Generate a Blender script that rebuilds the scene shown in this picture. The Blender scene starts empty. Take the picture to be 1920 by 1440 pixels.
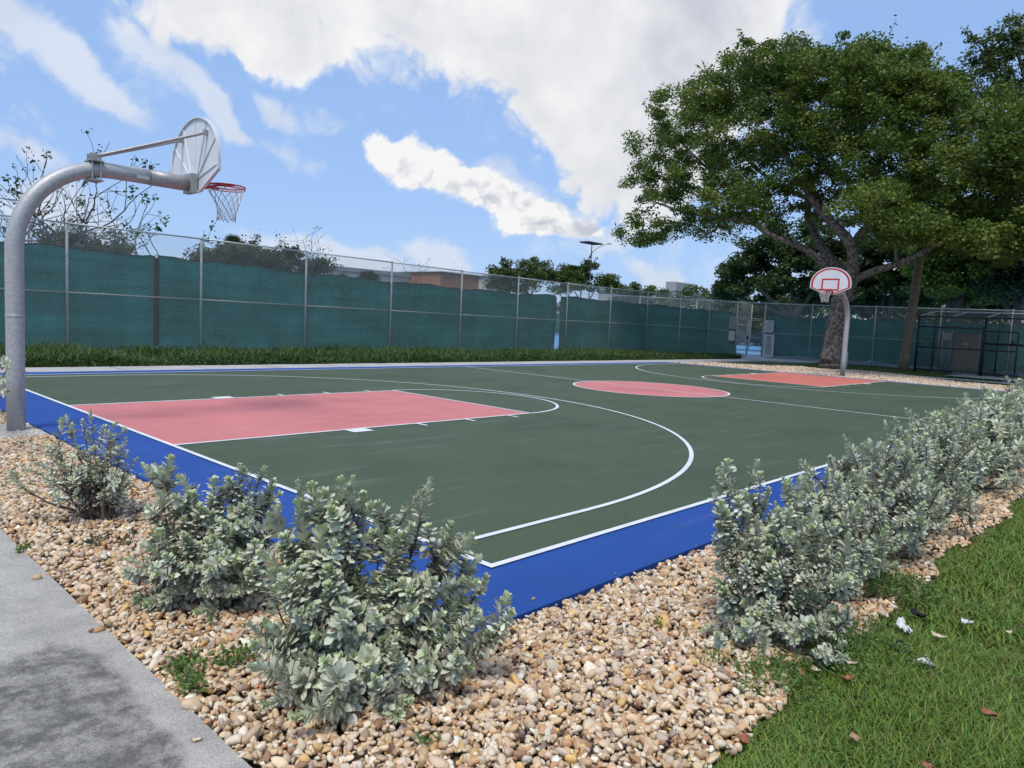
import bpy, math, random
import numpy as np
from mathutils import Vector, Matrix
# ---------------------------------------------------------------- camera, sky, sun
sc = bpy.context.scene
col = sc.collection
CAMP = np.array([-3.0327, -2.9461, 1.4898]); FPX = 1361.962
PT, YW, RL = -0.0884, 0.7546, 0.0489
W, L = 13.108, 23.832
KW, FT, R3 = 3.62, 5.63, 6.07
_F = np.array([math.cos(PT)*math.cos(YW), math.cos(PT)*math.sin(YW), math.sin(PT)])
_R = np.array([math.sin(YW), -math.cos(YW), 0.0]); _U = np.cross(_R, _F)
_R2 = _R*math.cos(RL)+_U*math.sin(RL); _U2 = -_R*math.sin(RL)+_U*math.cos(RL)
cam_d = bpy.data.cameras.new("camera"); cam = bpy.data.objects.new("camera", cam_d); col.objects.link(cam)
cam_d.sensor_fit = 'HORIZONTAL'; cam_d.sensor_width = 36; cam_d.lens = FPX/1920*36
cam_d.clip_start = 0.05; cam_d.clip_end = 3000
m = Matrix.Identity(4)
for i in range(3):
    m[i][0] = _R2[i]; m[i][1] = _U2[i]; m[i][2] = -_F[i]; m[i][3] = CAMP[i]
cam.matrix_world = m
sc.camera = cam
sc.view_settings.view_transform = 'Standard'; sc.view_settings.look = 'None'
sc.view_settings.exposure = 0.3; sc.view_settings.gamma = 1
SUN_EL, SUN_AZ = math.radians(62), math.radians(205)      # azimuth measured from +X towards +Y
sd = np.array([math.cos(SUN_EL)*math.cos(SUN_AZ), math.cos(SUN_EL)*math.sin(SUN_AZ), math.sin(SUN_EL)])
sun_d = bpy.data.lights.new("sun", 'SUN'); sun_d.energy = 2.4; sun_d.angle = math.radians(17); sun_d.color = (1, .94, .86)
sun = bpy.data.objects.new("sun", sun_d); col.objects.link(sun)
sun.rotation_euler = Vector(sd).to_track_quat('Z', 'Y').to_euler()

def ray(u, v): return _F + (u-960)/FPX*_R2 - (v-720)/FPX*_U2
def at(u, v, ax, val):
    d = ray(u, v); return CAMP + (val-CAMP[ax])/d[ax]*d
def dep(u, v, depth): return CAMP + depth*ray(u, v)

def world():
    w = bpy.data.worlds.new("World"); sc.world = w; w.use_nodes = True
    nt = w.node_tree; nt.nodes.clear(); N = nt.nodes.new; K = nt.links.new
    out = N('ShaderNodeOutputWorld'); bg = N('ShaderNodeBackground'); bg.inputs[1].default_value = 0.10
    K(bg.outputs[0], out.inputs[0])
    sky = N('ShaderNodeTexSky'); sky.sky_type = 'NISHITA'; sky.sun_disc = False
    sky.sun_elevation = SUN_EL; sky.sun_rotation = math.pi/2-SUN_AZ
    sky.air_density = 1.0; sky.dust_density = 0.6; sky.ozone_density = 1.6
    tc = N('ShaderNodeTexCoord'); sep = N('ShaderNodeSeparateXYZ'); K(tc.outputs['Generated'], sep.inputs[0])
    def M(op, a, b=None, c=None, clamp=False):
        n = N('ShaderNodeMath'); n.operation = op; n.use_clamp = clamp
        for i, x in enumerate((a, b, c)):
            if x is None: continue
            if isinstance(x, (int, float)): n.inputs[i].default_value = x
            else: K(x, n.inputs[i])
        return n.outputs[0]
    az = M('MULTIPLY', M('ARCTAN2', sep.outputs[1], sep.outputs[0]), -1.0)
    el = M('ARCSINE', sep.outputs[2])
    cb = N('ShaderNodeCombineXYZ'); K(az, cb.inputs[0]); K(el, cb.inputs[1])
    # warp of the outline
    nw = N('ShaderNodeTexNoise'); nw.inputs['Scale'].default_value = 9; nw.inputs['Detail'].default_value = 6; K(tc.outputs['Generated'], nw.inputs['Vector'])
    sub = N('ShaderNodeVectorMath'); sub.operation = 'SUBTRACT'; K(nw.outputs['Color'], sub.inputs[0]); sub.inputs[1].default_value = (.5, .5, .5)
    scl = N('ShaderNodeVectorMath'); scl.operation = 'SCALE'; K(sub.outputs[0], scl.inputs[0]); scl.inputs['Scale'].default_value = 0.12
    add = N('ShaderNodeVectorMath'); add.operation = 'ADD'; K(cb.outputs[0], add.inputs[0]); K(scl.outputs[0], add.inputs[1])
    flat = N('ShaderNodeVectorMath'); flat.operation = 'MULTIPLY'; K(add.outputs[0], flat.inputs[0]); flat.inputs[1].default_value = (1, 1, 0)
    def blob(u, v, ru, rv, rot, wgt):
        d = ray(u, v); d = d/np.linalg.norm(d)
        n = N('ShaderNodeMapping'); n.vector_type = 'TEXTURE'
        n.inputs['Location'].default_value = (-math.atan2(d[1], d[0]), math.asin(d[2]), 0)
        n.inputs['Rotation'].default_value = (0, 0, math.radians(-rot))
        n.inputs['Scale'].default_value = (ru/FPX, rv/FPX, 1)
        K(flat.outputs[0], n.inputs['Vector'])
        g = N('ShaderNodeTexGradient'); g.gradient_type = 'SPHERICAL'; K(n.outputs[0], g.inputs[0])
        return M('MULTIPLY', g.outputs['Fac'], wgt)
    def total(bl):
        t = None
        for b in bl:
            x = blob(*b); t = x if t is None else M('ADD', t, x)
        return t
    thick = total([(420, -90, 420, 165, 6, 2.3), (860, -20, 450, 190, 8, 2.6), (1130, 50, 350, 215, 20, 2.8), (1360, 60, 220, 160, 30, 2.2),
                   (1160, 220, 230, 190, 30, 2.0), (1260, 320, 190, 170, 0, 1.7), (540, 95, 170, 56, 12, 1.7), (360, 60, 170, 60, 10, 1.2), (1130, 350, 140, 90, 60, .8),
                   (-560, 60, 440, 260, 0, 1.6), (2500, 150, 400, 250, 0, 1.5), (2900, -400, 500, 300, 10, 1.6)])
    crisp = total([(695, 250, 58, 40, 50, 1.9), (745, 290, 70, 42, 40, 1.8), (810, 290, 78, 58, 20, 2.1), (870, 335, 95, 56, 30, 2.2), (945, 380, 125, 64, 25, 2.4), (1030, 400, 100, 58, 10, 2.3), (1090, 425, 55, 32, 18, 1.6)])
    thin = total([(70, 70, 212.8, 55.2, 32, 1.2), (190, 150, 106.4, 33.6, 35, 1), (290, 110, 168, 43.2, 35, 1.7), (395, 190, 73.92, 28.8, 40, 1.3), (520, 192, 58.24, 28.8, 8, 1.8), (610, 215, 89.6, 33.6, -12, 1.2), (50, 270, 78.4, 31.2, 8, 1.7), (20, 10, 268.8, 52.8, 30, 1),
                  (400, 235, 291.2, 38.4, 8, 0.78), (540, 275, 168, 36, 20, 0.52), (830, 290, 260, 90, 28, .9), (960, 385, 220, 80, 22, .9), (1000, 340, 168, 72, 30, 0.65), (700, 468, 100.8, 45.6, 10, 2), (835, 472, 87.36, 36, 22, 2), (560, 455, 168, 43.2, 5, 1.3), (780, 505, 369.6, 36, 6, 0.91), (120, 385, 179.2, 84, 10, 1.6), (1235, 520, 69.44, 38.4, 0, 2), (1120, 480, 100.8, 48, 0, 0.78), (1500, 520, 672, 72, 5, 0.78), (1130, 430, 100.8, 60, 0, 0.65), (900, 200, 168, 60, 20, 0.45)])
    def noise(scale, det, ro, lac=2.0, off=(0, 0, 0), st=(1, 1, 1)):
        mp = N('ShaderNodeMapping'); mp.inputs['Location'].default_value = off; mp.inputs['Scale'].default_value = st; K(tc.outputs['Generated'], mp.inputs[0])
        n = N('ShaderNodeTexNoise'); n.inputs['Scale'].default_value = scale; n.inputs['Detail'].default_value = det; n.inputs['Roughness'].default_value = ro; n.inputs['Lacunarity'].default_value = lac
        K(mp.outputs[0], n.inputs['Vector']); return n.outputs['Fac']
    nz = noise(9, 7, .56); nf = noise(24, 6, .6, off=(3, 1, 2)); nb = noise(2.3, 4, .5, off=(7, 3, 1))
    def puff(scale, off=(0, 0, 0)):
        mp = N('ShaderNodeMapping'); mp.inputs['Location'].default_value = off; K(flat.outputs[0], mp.inputs[0])
        v = N('ShaderNodeTexVoronoi'); v.voronoi_dimensions = '2D'; v.feature = 'F1'; v.inputs['Scale'].default_value = scale; v.inputs['Detail'].default_value = 2.5; v.inputs['Roughness'].default_value = .55; v.inputs['Lacunarity'].default_value = 2.3
        K(mp.outputs[0], v.inputs['Vector']); return v.outputs['Distance']
    pv = puff(17)
    nr = M('ADD', M('ADD', M('MULTIPLY', M('SUBTRACT', nz, .5), 1.7), M('MULTIPLY', M('SUBTRACT', nf, .5), .6)), M('MULTIPLY', M('SUBTRACT', .42, pv), 1.3))
    # clouds added over the unseen rest of the sky, thickened to whiten ambient light
    rest = M('MULTIPLY', M('SUBTRACT', nb, .40, clamp=True), 4.0)
    behind = M('LESS_THAN', M('COSINE', M('ADD', az, YW)), M('SUBTRACT', .62, M('MULTIPLY', 1.6, M('MAXIMUM', M('SUBTRACT', .62, el), 0))))
    rest = M('MULTIPLY', rest, behind)
    tk = M('ADD', thick, rest)
    mr = N('ShaderNodeMapRange'); mr.interpolation_type = 'SMOOTHSTEP'; mr.inputs[1].default_value = .10; mr.inputs[2].default_value = 1.0
    K(M('ADD', tk, M('MULTIPLY', nr, M('MINIMUM', M('ADD', tk, .1), .75))), mr.inputs[0]); a1 = mr.outputs[0]
    mr3 = N('ShaderNodeMapRange'); mr3.interpolation_type = 'SMOOTHSTEP'; mr3.inputs[1].default_value = .08; mr3.inputs[2].default_value = .92
    K(M('ADD', crisp, M('MULTIPLY', nr, M('MINIMUM', M('ADD', crisp, .1), .75))), mr3.inputs[0]); a3 = mr3.outputs[0]
    mr2 = N('ShaderNodeMapRange'); mr2.interpolation_type = 'SMOOTHSTEP'; mr2.inputs[1].default_value = .12; mr2.inputs[2].default_value = 1.15; mr2.inputs[4].default_value = .6
    K(M('ADD', thin, M('MULTIPLY', nr, M('MINIMUM', thin, .5))), mr2.inputs[0]); a2 = mr2.outputs[0]
    alpha = M('SUBTRACT', 1, M('MULTIPLY', M('MULTIPLY', M('SUBTRACT', 1, a1), M('SUBTRACT', 1, a2)), M('SUBTRACT', 1, a3)))
    # shading of cloud bodies: thicker and lower noise turns grey
    ns = noise(4.5, 5, .55, off=(11, 5, 0)); 
    sh = N('ShaderNodeMapRange'); sh.inputs[1].default_value = .30; sh.inputs[2].default_value = .60; K(M('ADD', ns, M('MULTIPLY', M('SUBTRACT', nz, .5), .45)), sh.inputs[0])
    deep = N('ShaderNodeMapRange'); deep.inputs[1].default_value = .8; deep.inputs[2].default_value = 2.2; K(tk, deep.inputs[0])
    nu = noise(9, 6, .56, off=(0, 0, .035)); nu2 = noise(4.5, 3, .5, off=(0, 0, .08)); nu1 = noise(4.5, 3, .5)
    emb = M('ADD', M('ADD', M('MULTIPLY', M('SUBTRACT', nu, nz), 1.8), M('MULTIPLY', M('MULTIPLY', M('SUBTRACT', pv, puff(17, (0, .016, 0))), 1.5), a3)), M('MULTIPLY', M('SUBTRACT', nu2, nu1), 1.6))
    big = M('MULTIPLY', M('SUBTRACT', 1, sh.outputs[0]), M('MULTIPLY', deep.outputs[0], .8))
    dk = M('ADD', M('ADD', M('MULTIPLY', big, .62), M('SUBTRACT', .24, M('MULTIPLY', a3, .12))), M('MULTIPLY', emb, M('ADD', .55, M('MULTIPLY', a3, .5))), clamp=True)
    cc = N('ShaderNodeMix'); cc.data_type = 'RGBA'; K(dk, cc.inputs[0]); cc.inputs[6].default_value = (7.5, 7.5, 7.55, 1); cc.inputs[7].default_value = (4.5, 4.8, 5.5, 1)
    # the photograph's sky is a lighter, softer blue towards the horizon
    tint = N('ShaderNodeMix'); tint.data_type = 'RGBA'; tint.blend_type = 'MIX'
    K(sky.outputs[0], tint.inputs[6]); tint.inputs[7].default_value = (3.0, 4.75, 8.3, 1); tint.inputs[0].default_value = .7
    mx = N('ShaderNodeMix'); mx.data_type = 'RGBA'; K(alpha, mx.inputs[0]); K(tint.outputs[2], mx.inputs[6]); K(cc.outputs[2], mx.inputs[7])
    K(mx.outputs[2], bg.inputs[0])
world()
# ---------------------------------------------------------------- helpers
RS = np.random.RandomState(7); random.seed(7)
def nrm(a): return a/np.maximum(np.linalg.norm(a, axis=-1, keepdims=True), 1e-9)
def tag(o, label=None, cat=None, group=None, kind=None):
    if label: o['label'] = label
    if cat: o['category'] = cat
    if group: o['group'] = group
    if kind: o['kind'] = kind
    return o
def empty(name, loc, label, cat, group=None):
    o = bpy.data.objects.new(name, None); col.objects.link(o); o.location = loc; o.empty_display_size = .2
    return tag(o, label, cat, group)
class MB:
    def __init__(s): s.V = []; s.F = []; s.C = []; s.n = 0; s.hasc = False
    def add(s, V, F, c=None):
        V = np.asarray(V, float).reshape(-1, 3); F = [np.asarray(f, int) for f in (F if isinstance(F, list) else [F])]
        s.V.append(V)
        for f in F: s.F.append(f+s.n)
        if c is not None: s.hasc = True
        c = np.ones((len(V), 3)) if c is None else np.broadcast_to(np.asarray(c, float), (len(V), 3))
        s.C.append(c); s.n += len(V); return s
    def box(s, a, b, c=None):
        x0, y0, z0 = a; x1, y1, z1 = b
        V = [(x0, y0, z0), (x1, y0, z0), (x1, y1, z0), (x0, y1, z0), (x0, y0, z1), (x1, y0, z1), (x1, y1, z1), (x0, y1, z1)]
        return s.add(V, [[[0, 3, 2, 1], [4, 5, 6, 7], [0, 1, 5, 4], [1, 2, 6, 5], [2, 3, 7, 6], [3, 0, 4, 7]]], c)
    def tube(s, P, r, n=8, cap=True, c=None):
        P = np.asarray(P, float); k = len(P); r = np.broadcast_to(np.asarray(r, float), (k,))
        T = np.gradient(P, axis=0) if k > 2 else np.repeat(P[1:2]-P[:1], 2, 0); T = nrm(T)
        up = np.array([0, 0, 1.]) if abs(T[0, 2]) < .9 else np.array([1., 0, 0])
        A = np.cross(T[0], up); A /= np.linalg.norm(A); th = np.arange(n)/n*2*math.pi; V = []
        for i in range(k):
            A = A-T[i]*(A@T[i]); A /= max(np.linalg.norm(A), 1e-9); B = np.cross(T[i], A)
            V.append(P[i]+r[i]*(np.cos(th)[:, None]*A+np.sin(th)[:, None]*B))
        V = np.concatenate(V); i = np.arange(k-1)[:, None]*n; j = np.arange(n)[None]; j2 = (j+1) % n
        F = [np.stack([i+j, i+j2, i+n+j2, i+n+j], -1).reshape(-1, 4)]
        if cap: F += [np.arange(n)[::-1][None], (np.arange(n)+(k-1)*n)[None]]
        return s.add(V, F, c)
    def build(s, name, mat, parent=None, smooth=False, shift=None):
        V = np.concatenate(s.V)
        if parent is not None: V = V-np.array(WLOC(parent))
        elif shift is not None: V = V-np.array(shift)
        me = bpy.data.meshes.new(name); me.vertices.add(len(V)); me.vertices.foreach_set('co', V.astype(np.float32).ravel())
        loops = np.concatenate([f.ravel() for f in s.F]); cnt = np.concatenate([np.full(len(f), f.shape[1]) for f in s.F])
        me.loops.add(len(loops)); me.loops.foreach_set('vertex_index', loops.astype(np.int32))
        me.polygons.add(len(cnt)); st = np.concatenate([[0], np.cumsum(cnt)[:-1]])
        me.polygons.foreach_set('loop_start', st.astype(np.int32))
        me.update(calc_edges=True)
        me.polygons.foreach_set('use_smooth', np.full(len(cnt), smooth))
        if s.hasc:
            a = me.color_attributes.new('Col', 'FLOAT_COLOR', 'POINT'); C = np.concatenate(s.C)
            a.data.foreach_set('color', np.concatenate([C, np.ones((len(C), 1))], 1).astype(np.float32).ravel())
        me.materials.append(mat); me.validate()
        o = bpy.data.objects.new(name, me); col.objects.link(o)
        if parent is not None: o.parent = parent
        elif shift is not None: o.location = shift
        return o
def WLOC(o):
    l = Vector((0, 0, 0))
    while o is not None: l = l+o.location; o = o.parent
    return l
# ---- materials
def mat(name, colr, rough=.8, var=.0, scale=8., bump=0., bscale=60., metal=0., detail=4, col2=None, attr=False, spec=.5, trans=None, coord='Object', fac=(.35, .65)):
    m = bpy.data.materials.new(name); m.use_nodes = True; nt = m.node_tree; N = nt.nodes.new; K = nt.links.new
    b = nt.nodes['Principled BSDF']; b.inputs['Roughness'].default_value = rough; b.inputs['Metallic'].default_value = metal
    b.inputs['Specular IOR Level'].default_value = spec
    tc = N('ShaderNodeTexCoord'); nz = N('ShaderNodeTexNoise'); nz.inputs['Scale'].default_value = scale; nz.inputs['Detail'].default_value = detail; nz.inputs['Roughness'].default_value = .6
    K(tc.outputs[coord], nz.inputs['Vector'])
    mr = N('ShaderNodeMapRange'); mr.inputs[1].default_value = fac[0]; mr.inputs[2].default_value = fac[1]; K(nz.outputs['Fac'], mr.inputs[0])
    mx = N('ShaderNodeMix'); mx.data_type = 'RGBA'; K(mr.outputs[0], mx.inputs[0])
    c = np.array(colr[:3]); c2 = np.array(col2[:3]) if col2 is not None else c*(1-var)
    mx.inputs[6].default_value = (*np.clip(c*(1+(0 if col2 is not None else var)), 0, 1), 1); mx.inputs[7].default_value = (*c2, 1)
    o = mx.outputs[2]
    if attr:
        at_ = N('ShaderNodeAttribute'); at_.attribute_name = 'Col'; ml = N('ShaderNodeMix'); ml.data_type = 'RGBA'; ml.blend_type = 'MULTIPLY'; ml.inputs[0].default_value = 1
        K(o, ml.inputs[6]); K(at_.outputs['Color'], ml.inputs[7]); o = ml.outputs[2]
    K(o, b.inputs['Base Color'])
    if bump:
        nb = N('ShaderNodeTexNoise'); nb.inputs['Scale'].default_value = bscale; nb.inputs['Detail'].default_value = 5; K(tc.outputs[coord], nb.inputs['Vector'])
        bp = N('ShaderNodeBump'); bp.inputs['Strength'].default_value = bump; bp.inputs['Distance'].default_value = .02; K(nb.outputs['Fac'], bp.inputs['Height']); K(bp.outputs[0], b.inputs['Normal'])
    if trans:
        t = N('ShaderNodeBsdfTranslucent'); K(o, t.inputs[0]); ms = N('ShaderNodeMixShader'); ms.inputs[0].default_value = trans
        K(b.outputs[0], ms.inputs[1]); K(t.outputs[0], ms.inputs[2]); K(ms.outputs[0], nt.nodes['Material Output'].inputs[0])
    m['base'] = 1
    return m
def nodes_of(m): return m.node_tree.nodes.new, m.node_tree.links.new, m.node_tree.nodes['Principled BSDF']

def court_paint(name, colr, stain=.25, streak=.2):
    """acrylic court coating: fine grit, broad wear patches, faint pale scuffs"""
    m = mat(name, colr, .72, .06, 1.2, .25, 260, spec=.35); N, K, b = nodes_of(m)
    src = b.inputs['Base Color'].links[0].from_socket; tc = N('ShaderNodeTexCoord')
    n1 = N('ShaderNodeTexNoise'); n1.inputs['Scale'].default_value = .42; n1.inputs['Detail'].default_value = 6; n1.inputs['Roughness'].default_value = .62; K(tc.outputs['Object'], n1.inputs['Vector'])
    r1 = N('ShaderNodeMapRange'); r1.inputs[1].default_value = .5; r1.inputs[2].default_value = .75; r1.inputs[4].default_value = stain; K(n1.outputs[0], r1.inputs[0])
    m1 = N('ShaderNodeMix'); m1.data_type = 'RGBA'; K(r1.outputs[0], m1.inputs[0]); K(src, m1.inputs[6]); m1.inputs[7].default_value = (*(np.array(colr)*.45), 1)
    mp = N('ShaderNodeMapping'); mp.inputs['Rotation'].default_value = (0, 0, .5); mp.inputs['Scale'].default_value = (.35, 2.6, 1); K(tc.outputs['Object'], mp.inputs[0])
    n2 = N('ShaderNodeTexNoise'); n2.inputs['Scale'].default_value = 1.6; n2.inputs['Detail'].default_value = 8; n2.inputs['Roughness'].default_value = .65; K(mp.outputs[0], n2.inputs['Vector'])
    r2 = N('ShaderNodeMapRange'); r2.inputs[1].default_value = .56; r2.inputs[2].default_value = .78; r2.inputs[4].default_value = streak; K(n2.outputs[0], r2.inputs[0])
    m2 = N('ShaderNodeMix'); m2.data_type = 'RGBA'; K(r2.outputs[0], m2.inputs[0]); K(m1.outputs[2], m2.inputs[6]); m2.inputs[7].default_value = (.33, .34, .33, 1)
    n3 = N('ShaderNodeTexNoise'); n3.inputs['Scale'].default_value = 90; n3.inputs['Detail'].default_value = 3; K(tc.outputs['Object'], n3.inputs['Vector'])
    r3 = N('ShaderNodeMapRange'); r3.inputs[1].default_value = .3; r3.inputs[2].default_value = .7; r3.inputs[3].default_value = .88; r3.inputs[4].default_value = 1.1; K(n3.outputs[0], r3.inputs[0])
    m3 = N('ShaderNodeVectorMath'); m3.operation = 'SCALE'; K(m2.outputs[2], m3.inputs[0]); K(r3.outputs[0], m3.inputs['Scale'])
    K(m3.outputs[0], b.inputs['Base Color'])
    r4 = N('ShaderNodeMapRange'); r4.inputs[3].default_value = .6; r4.inputs[4].default_value = .85; K(n1.outputs[0], r4.inputs[0]); K(r4.outputs[0], b.inputs['Roughness'])
    return m
M_BLUE = court_paint('blue_court_paint', (.012, .066, .29), .3, .10)
M_GREEN = court_paint('green_court_paint', (.062, .089, .047), .5, .24)
M_PINK = court_paint('pink_court_paint', (.57, .19, .18), .5, .14)
M_KEYFAR = court_paint('far_key_paint', (.56, .16, .115), .3, .08)  # far key coat, set redder and more orange than the near key's pink
M_LINE = mat('line_paint', (.72, .73, .74), .6, .0, 4, .15, 200, col2=(.56, .58, .57), detail=9, fac=(.45, .75))
M_GALV = mat('galvanised_steel', (.47, .47, .465), .5, .0, 26, .08, 120, metal=.25, col2=(.36, .362, .365), detail=6)
M_STEEL = mat('fence_steel', (.42, .43, .43), .5, .12, 12, metal=.35)
M_WIRE = mat('fence_wire', (.42, .47, .45), .55, .1, 12, metal=.2)
M_GREY = mat('grey_metal', (.36, .355, .345), .45, .1, 20, .05, 80, metal=.3)
M_WHITE = mat('white_enamel', (.70, .72, .74), .38, .05, 3)
M_REDP = mat('red_enamel', (.50, .035, .03), .35, .15, 9)
M_NET = mat('white_nylon', (.62, .62, .60), .8, .1, 30)
M_BLK = mat('black_paint', (.012, .014, .022), .45, .2, 10)
M_HEM = mat('black_webbing', (.012, .015, .016), .8, .2, 20)
M_RUST = mat('dark_bracket', (.05, .05, .05), .6, .3, 10)

# ---------------------------------------------------------------- ground and setting
def sheet(name, pts, z, m_, th=None, parent=None):
    b = MB(); n = len(pts); P = np.array([(x, y, z) for x, y in pts])
    b.add(P, [np.arange(n)[None]])
    if th:
        Q = P-np.array([0, 0, th]); i = np.arange(n); j = (i+1) % n
        b.add(np.concatenate([P, Q]), [np.stack([i, i+n, j+n, j], 1)])
    return b.build(name, m_, parent)
def rect(x0, y0, x1, y1): return [(x0, y0), (x1, y0), (x1, y1), (x0, y1)]
M_LAWN = mat('lawn_soil', (.030, .062, .014), .95, .0, 2.2, .6, 45, col2=(.062, .085, .022), detail=8)
M_CONC = mat('worn_concrete', (.47, .46, .43), .9, .0, .9, .35, 90, col2=(.33, .325, .31), detail=9)
M_CONC2 = mat('pale_concrete', (.46, .44, .41), .9, .0, 1.2, .3, 90, col2=(.37, .355, .33), detail=8)
def path_mat():
    m = mat('stained_concrete', (.46, .43, .375), .92, .0, 5, .5, 150, col2=(.34, .32, .285), detail=10); N, K, b = nodes_of(m)
    src = b.inputs['Base Color'].links[0].from_socket; tc = N('ShaderNodeTexCoord')
    mp = N('ShaderNodeMapping'); mp.inputs['Scale'].default_value = (1.5, .8, 1); mp.inputs['Location'].default_value = (.3, 1.15, 0); K(tc.outputs['Object'], mp.inputs[0])
    n1 = N('ShaderNodeTexNoise'); n1.inputs['Scale'].default_value = 1.15; n1.inputs['Detail'].default_value = 9; n1.inputs['Roughness'].default_value = .58; K(mp.outputs[0], n1.inputs['Vector'])
    # damp dark mould keeps away from the slab's edge
    sp = N('ShaderNodeSeparateXYZ'); K(tc.outputs['Object'], sp.inputs[0])
    def mrg(src_, a, b, c, d):
        r = N('ShaderNodeMapRange'); r.inputs[1].default_value = a; r.inputs[2].default_value = b; r.inputs[3].default_value = c; r.inputs[4].default_value = d; K(src_, r.inputs[0]); return r.outputs[0]
    e1 = mrg(sp.outputs[0], -2.0, -2.16, 0, 1.15); e2 = mrg(sp.outputs[1], .75, .35, 0, 1)
    mu = N('ShaderNodeMath'); mu.operation = 'MULTIPLY'; K(e1, mu.inputs[0]); K(e2, mu.inputs[1])
    nn_ = mrg(n1.outputs[0], .3, .7, -.6, .6); ad2 = N('ShaderNodeMath'); K(mu.outputs[0], ad2.inputs[0]); K(nn_, ad2.inputs[1])
    r1 = N('ShaderNodeMapRange'); r1.interpolation_type = 'SMOOTHSTEP'; r1.inputs[1].default_value = .30; r1.inputs[2].default_value = .72; r1.inputs[4].default_value = 1.0; K(ad2.outputs[0], r1.inputs[0])
    ng = N('ShaderNodeTexNoise'); ng.inputs['Scale'].default_value = 9; ng.inputs['Detail'].default_value = 12; ng.inputs['Roughness'].default_value = .78; K(tc.outputs['Object'], ng.inputs['Vector'])
    gm = mrg(ng.outputs[0], .40, .58, .28, 1); mg = N('ShaderNodeMath'); mg.operation = 'MULTIPLY'; K(r1.outputs[0], mg.inputs[0]); K(gm, mg.inputs[1])
    m1 = N('ShaderNodeMix'); m1.data_type = 'RGBA'; K(mg.outputs[0], m1.inputs[0]); K(src, m1.inputs[6]); m1.inputs[7].default_value = (.125, .117, .108, 1)
    n3 = N('ShaderNodeTexNoise'); n3.inputs['Scale'].default_value = 130; n3.inputs['Detail'].default_value = 4; n3.inputs['Roughness'].default_value = .7; K(tc.outputs['Object'], n3.inputs['Vector'])
    r3 = N('ShaderNodeMapRange'); r3.inputs[1].default_value = .3; r3.inputs[2].default_value = .7; r3.inputs[3].default_value = .68; r3.inputs[4].default_value = 1.3; K(n3.outputs[0], r3.inputs[0])
    m3 = N('ShaderNodeVectorMath'); m3.operation = 'SCALE'; K(m1.outputs[2], m3.inputs[0]); K(r3.outputs[0], m3.inputs['Scale'])
    K(m3.outputs[0], b.inputs['Base Color']); return m
M_PATH = path_mat()
def gravel_mat():
    m = bpy.data.materials.new('pebble_ground'); m.use_nodes = True; N, K, b = nodes_of(m); b.inputs['Roughness'].default_value = .85
    tc = N('ShaderNodeTexCoord'); v = N('ShaderNodeTexVoronoi'); v.inputs['Scale'].default_value = 26; K(tc.outputs['Object'], v.inputs['Vector'])
    sp = N('ShaderNodeSeparateColor'); K(v.outputs['Color'], sp.inputs[0]); cr = N('ShaderNodeValToRGB'); K(sp.outputs[0], cr.inputs[0])
    e = cr.color_ramp.elements; e[0].color = (.20, .11, .06, 1); e[1].color = (.62, .52, .40, 1)
    for p_, c in ((.25, (.42, .27, .15, 1)), (.5, (.50, .36, .22, 1)), (.75, (.58, .46, .33, 1))): x = e.new(p_); x.color = c
    r = N('ShaderNodeMapRange'); r.inputs[1].default_value = 0; r.inputs[2].default_value = .6; r.inputs[3].default_value = 1; r.inputs[4].default_value = .25; K(v.outputs['Distance'], r.inputs[0])
    s = N('ShaderNodeVectorMath'); s.operation = 'SCALE'; K(cr.outputs[0], s.inputs[0]); K(r.outputs[0], s.inputs['Scale']); K(s.outputs[0], b.inputs['Base Color'])
    bp = N('ShaderNodeBump'); bp.inputs['Distance'].default_value = .02; bp.inputs['Strength'].default_value = .9; bp.invert = True; K(v.outputs['Distance'], bp.inputs['Height']); K(bp.outputs[0], b.inputs['Normal'])
    return m
M_PEB = gravel_mat()
M_SOIL = mat('brown_soil', (.11, .07, .045), .95, .3, 20, .8, 60)

g = sheet('ground', rect(-600, -600, 900, 900), -.085, M_LAWN); tag(g, kind='structure')
def struct(o): return tag(o, kind='structure')
struct(sheet('gravel_bed', rect(-1.93, -1.85, 31.5, -.5), -.055, M_SOIL)); 
struct(sheet('gravel_strip', rect(-1.93, -.5, -.6, 12.4), -.055, M_SOIL))
far_g = [(23.9, -.5), (28.2, -.5), (28.2, 3.5), (30.5, 6.0), (31.5, 8.6), (30.5, 10.4), (28.5, 11.2), (27.4, 13.2), (23.9, 13.4)]
struct(sheet('gravel_far', far_g, -.03, M_PEB))
struct(sheet('path', rect(-4.6, -9, -1.93, 22), -.012, M_PATH, .08))
struct(sheet('path_far', [(-1.93, 13.68), (33.5, 13.68), (36, 12.2), (38.9, 12.2), (38.9, 17.4), (34.5, 15.2), (-1.93, 15.05)], -.02, M_CONC2, .06))
b_ = MB()
for x in np.arange(-1, 33, 1.83): b_.add([(x, 13.69, -.0165), (x+.014, 13.69, -.0165), (x+.014, 15.04, -.0165), (x, 15.04, -.0165)], [[[0, 1, 2, 3]]])
struct(b_.build('path_joints', M_SOIL))
struct(sheet('path_strip', [(29.6, 7.9), (31.0, 7.6), (31.9, -9), (31.2, -9)], -.04, M_CONC2))
struct(sheet('pavement', [(33.4, 5.2), (36.2, 5.0), (36.2, -9), (32.4, -9)], -.035, M_CONC2))
M_TBLUE = mat('tennis_blue_paint', (.10, .27, .47), .7, .08, 2)
M_TTRIM = mat('tennis_light_paint', (.26, .40, .55), .7, .08, 2)
struct(sheet('tennis_court', [(-40, 21.3), (39.35, 21.3), (39.35, -30), (110, -30), (110, 60), (-40, 60)], -.06, M_TBLUE))
sheet_l = MB()
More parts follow.
